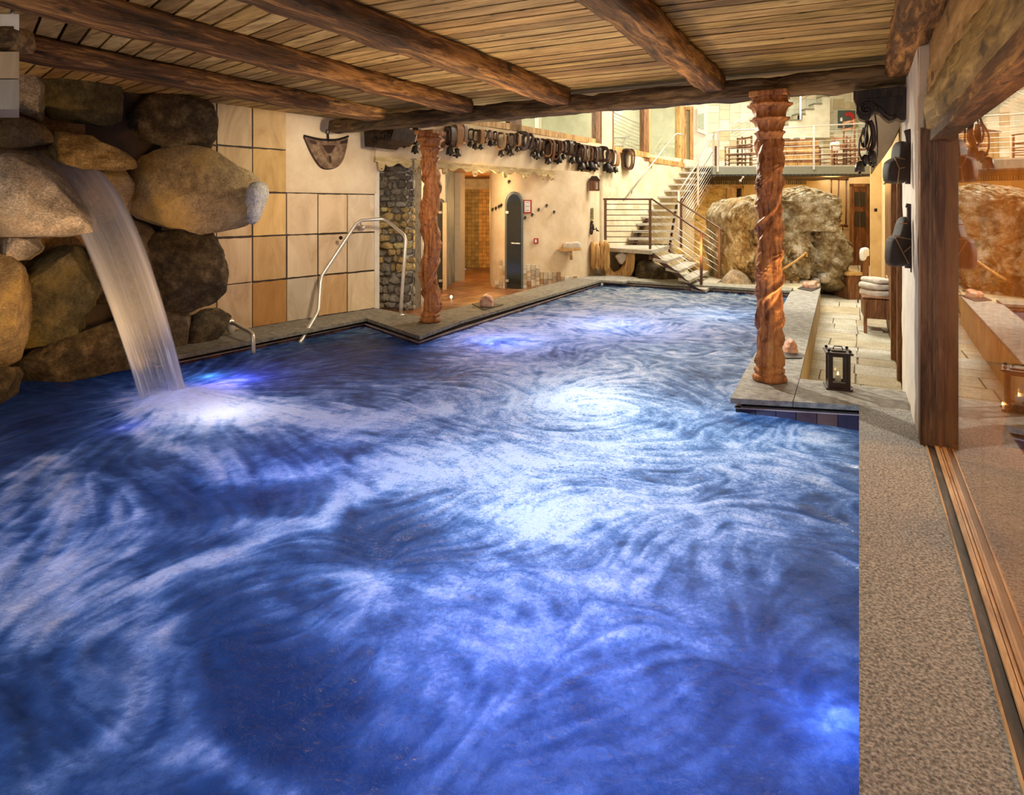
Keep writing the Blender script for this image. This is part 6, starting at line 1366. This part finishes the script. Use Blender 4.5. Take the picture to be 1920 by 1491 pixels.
f = t.math('ADD', a1.outputs['Fac'], g, True)
col = t.ramp(f, [(0, (.006, .030, .075)), (.16, (.02, .075, .17)), (.34, (.11, .22, .37)), (.56, (.42, .54, .68)), (.86, (.93, .95, .96))])
dif = t.n('ShaderNodeBsdfDiffuse'); tl = t.n('ShaderNodeBsdfTranslucent'); gl = t.n('ShaderNodeBsdfGlossy'); gl.inputs['Roughness'].default_value = .16
hh = t.math('ADD', t.math('MULTIPLY', t.math('MULTIPLY', n1, .7), a3.outputs['Fac']), t.math('ADD', t.math('MULTIPLY', n2, .8), t.math('MULTIPLY', n3, .12))); nb = t.bump(hh, .75, .03)
tcol = t.mix(.45, col, t.ramp(f, [(0, (.05, .13, .26)), (.4, (.36, .50, .75)), (1, (.92, .95, 1.0))]))
t.l(col, dif.inputs[0]); t.l(tcol, tl.inputs[0]); t.l(nb, dif.inputs['Normal']); t.l(nb, gl.inputs['Normal'])
mx = t.n('ShaderNodeMixShader'); mx.inputs[0].default_value = .5; t.l(dif.outputs[0], mx.inputs[1]); t.l(tl.outputs[0], mx.inputs[2])
fr = t.n('ShaderNodeFresnel'); fr.inputs[0].default_value = 1.33; t.l(nb, fr.inputs['Normal'])
fac = t.math('MULTIPLY', fr.outputs[0], .8); m2 = t.n('ShaderNodeMixShader'); t.l(fac, m2.inputs[0]); t.l(mx.outputs[0], m2.inputs[1]); t.l(gl.outputs[0], m2.inputs[2])
me.materials.append(t.done(m2.outputs[0]))
# lamps set in the pool, plus a light added to whiten the foam
def uw(px, py, z, power, color, r=.12):
    x, y = wp(px, py); return lamp('underwater_light', 'POINT', (x, y, z), power, color, r)
uw(440, 712, -.34, 26, VIO); uw(392, 706, -.22, 5, CYAN, .04); uw(930, 640, -.45, 26, BLUE); uw(1572, 1350, -.36, 11, BLUE); uw(240, 800, -.25, 1.6, VIO)
uw(560, 880, -.7, 20, BLUE, .3); uw(900, 1220, -.9, 40, (.24, .32, 1.0), .5); uw(1010, 1330, -1.0, 26, (.14, .24, 1.0), .5); uw(1180, 1260, -.9, 30, BLUE, .4); uw(130, 1000, -.9, 12, (.4, .5, 1), .4); uw(420, 775, -.5, 22, (.85, .85, 1), .3)  # the last light is added beneath the impact foam to whiten it
uw(1100, 745, -.7, 34, (.80, .92, 1.0), .35); uw(1000, 965, -.8, 26, (.66, .84, 1.0), .4); uw(880, 860, -.8, 15, COOL, .4); uw(730, 1000, -.9, 16, (.25, .62, .9), .4); uw(1270, 800, -1.0, 46, (.45, .75, .95), .4)
uw(1150, 610, -.9, 95, (.45, .55, 1.0), .5); uw(1350, 590, -.9, 60, (.55, .75, 1.0), .5); uw(1500, 840, -.7, 8, (.7, .9, 1.0), .3); uw(1440, 780, -.5, 4, BLUE, .2); uw(1350, 1000, -1.0, 18, COOL, .4); uw(980, 640, -.8, 26, (.5, .6, 1), .4); uw(1120, 860, -.9, 20, COOL, .4)

# the falling sheet
t = thing('waterfall', 'smooth curved sheet of falling water pouring from the rock wall into the pool', 'waterfall', tuple(P(300, 742, ZW)))
lipA, lipB = D(30, 292, 6.15), D(176, 312, 6.55); impA, impB = P(262, 752, ZW), P(352, 742, ZW)
m = MB(); NU, NV = 90, 40; fr_, bk = [], []
for j in range(NU+1):
    u = j/NU
    for i in range(NV+1):
        s = i/NV; a = lipA.lerp(lipB, s); b = impA.lerp(impB, s)
        h = min(1, u*1.0); hor = h**.62 if False else h
        # parabola: horizontal way grows with time, height with its square
        tt = u; p = Vector((a.x+(b.x-a.x)*tt, a.y+(b.y-a.y)*tt, a.z+(b.z-a.z)*(tt*tt*.80+tt*.20)))
        edge_ = abs(s-.5)*2; belly = .035*math.sqrt(max(0, 1-edge_**2))+.004
        rip = .006*math.sin(s*46+3*math.sin(u*4))+.004*math.sin(s*91+1.3)
        nrm = Vector((b.y-a.y, -(b.x-a.x), .3)).normalized(); nrm = Vector((.25, -.75, .35)).normalized()
        fr_.append(p+nrm*(belly+rip)); bk.append(p-nrm*(belly*.6))
n = NV+1; m.add(fr_+bk, [(j*n+i, j*n+i+1, (j+1)*n+i+1, (j+1)*n+i) for j in range(NU) for i in range(NV)]+[(len(fr_)+j*n+i, len(fr_)+(j+1)*n+i, len(fr_)+(j+1)*n+i+1, len(fr_)+j*n+i+1) for j in range(NU) for i in range(NV)])
o = m.build('water_sheet', M['black'], t, smooth=True)
uvl = o.data.attributes.new('su', 'FLOAT_VECTOR', 'POINT'); arr = []
for _ in range(2):
    for j in range(NU+1):
        for i in range(NV+1): arr += [i/NV, j/NU, 0]
uvl.data.foreach_set('vector', arr)
w = NT('falling_water'); a = w.n('ShaderNodeAttribute', attribute_name='su'); mp = w.n('ShaderNodeMapping'); mp.inputs['Scale'].default_value = (1, .035, 1); w.l(a.outputs['Vector'], mp.inputs[0])
s1 = w.noise(mp.outputs[0], 60, 6, .7); s2 = w.noise(mp.outputs[0], 9, 3, .5); sx = w.n('ShaderNodeSeparateXYZ'); w.l(a.outputs['Vector'], sx.inputs[0])
ed = w.ramp(sx.outputs[0], [(0, 0.0), (.06, .80), (.20, .42), (.55, .26), (.80, .46), (.93, .92), (1, 0.0)])
al = w.math('MULTIPLY', w.math('ADD', ed, w.math('MULTIPLY', w.math('SUBTRACT', s1, .5), .55)), w.ramp(s2, [(.2, .75), (.7, 1.0)]), True)
top = w.ramp(sx.outputs[1], [(0, .45), (.12, 1.0), (1, 1.0)]); al = w.math('MULTIPLY', al, top)
df = w.n('ShaderNodeBsdfDiffuse'); df.inputs[0].default_value = (.60, .66, .86, 1); tl = w.n('ShaderNodeBsdfTranslucent'); tl.inputs[0].default_value = (.85, .86, .92, 1)
mA = w.n('ShaderNodeMixShader'); mA.inputs[0].default_value = .5; w.l(df.outputs[0], mA.inputs[1]); w.l(tl.outputs[0], mA.inputs[2])
gl = w.n('ShaderNodeBsdfGlossy'); gl.inputs['Roughness'].default_value = .2; mG = w.n('ShaderNodeMixShader'); mG.inputs[0].default_value = .08; w.l(mA.outputs[0], mG.inputs[1]); w.l(gl.outputs[0], mG.inputs[2])
tr = w.n('ShaderNodeBsdfTransparent'); mB_ = w.n('ShaderNodeMixShader'); w.l(al, mB_.inputs[0]); w.l(tr.outputs[0], mB_.inputs[1]); w.l(mG.outputs[0], mB_.inputs[2])
o.data.materials[0] = w.done(mB_.outputs[0])
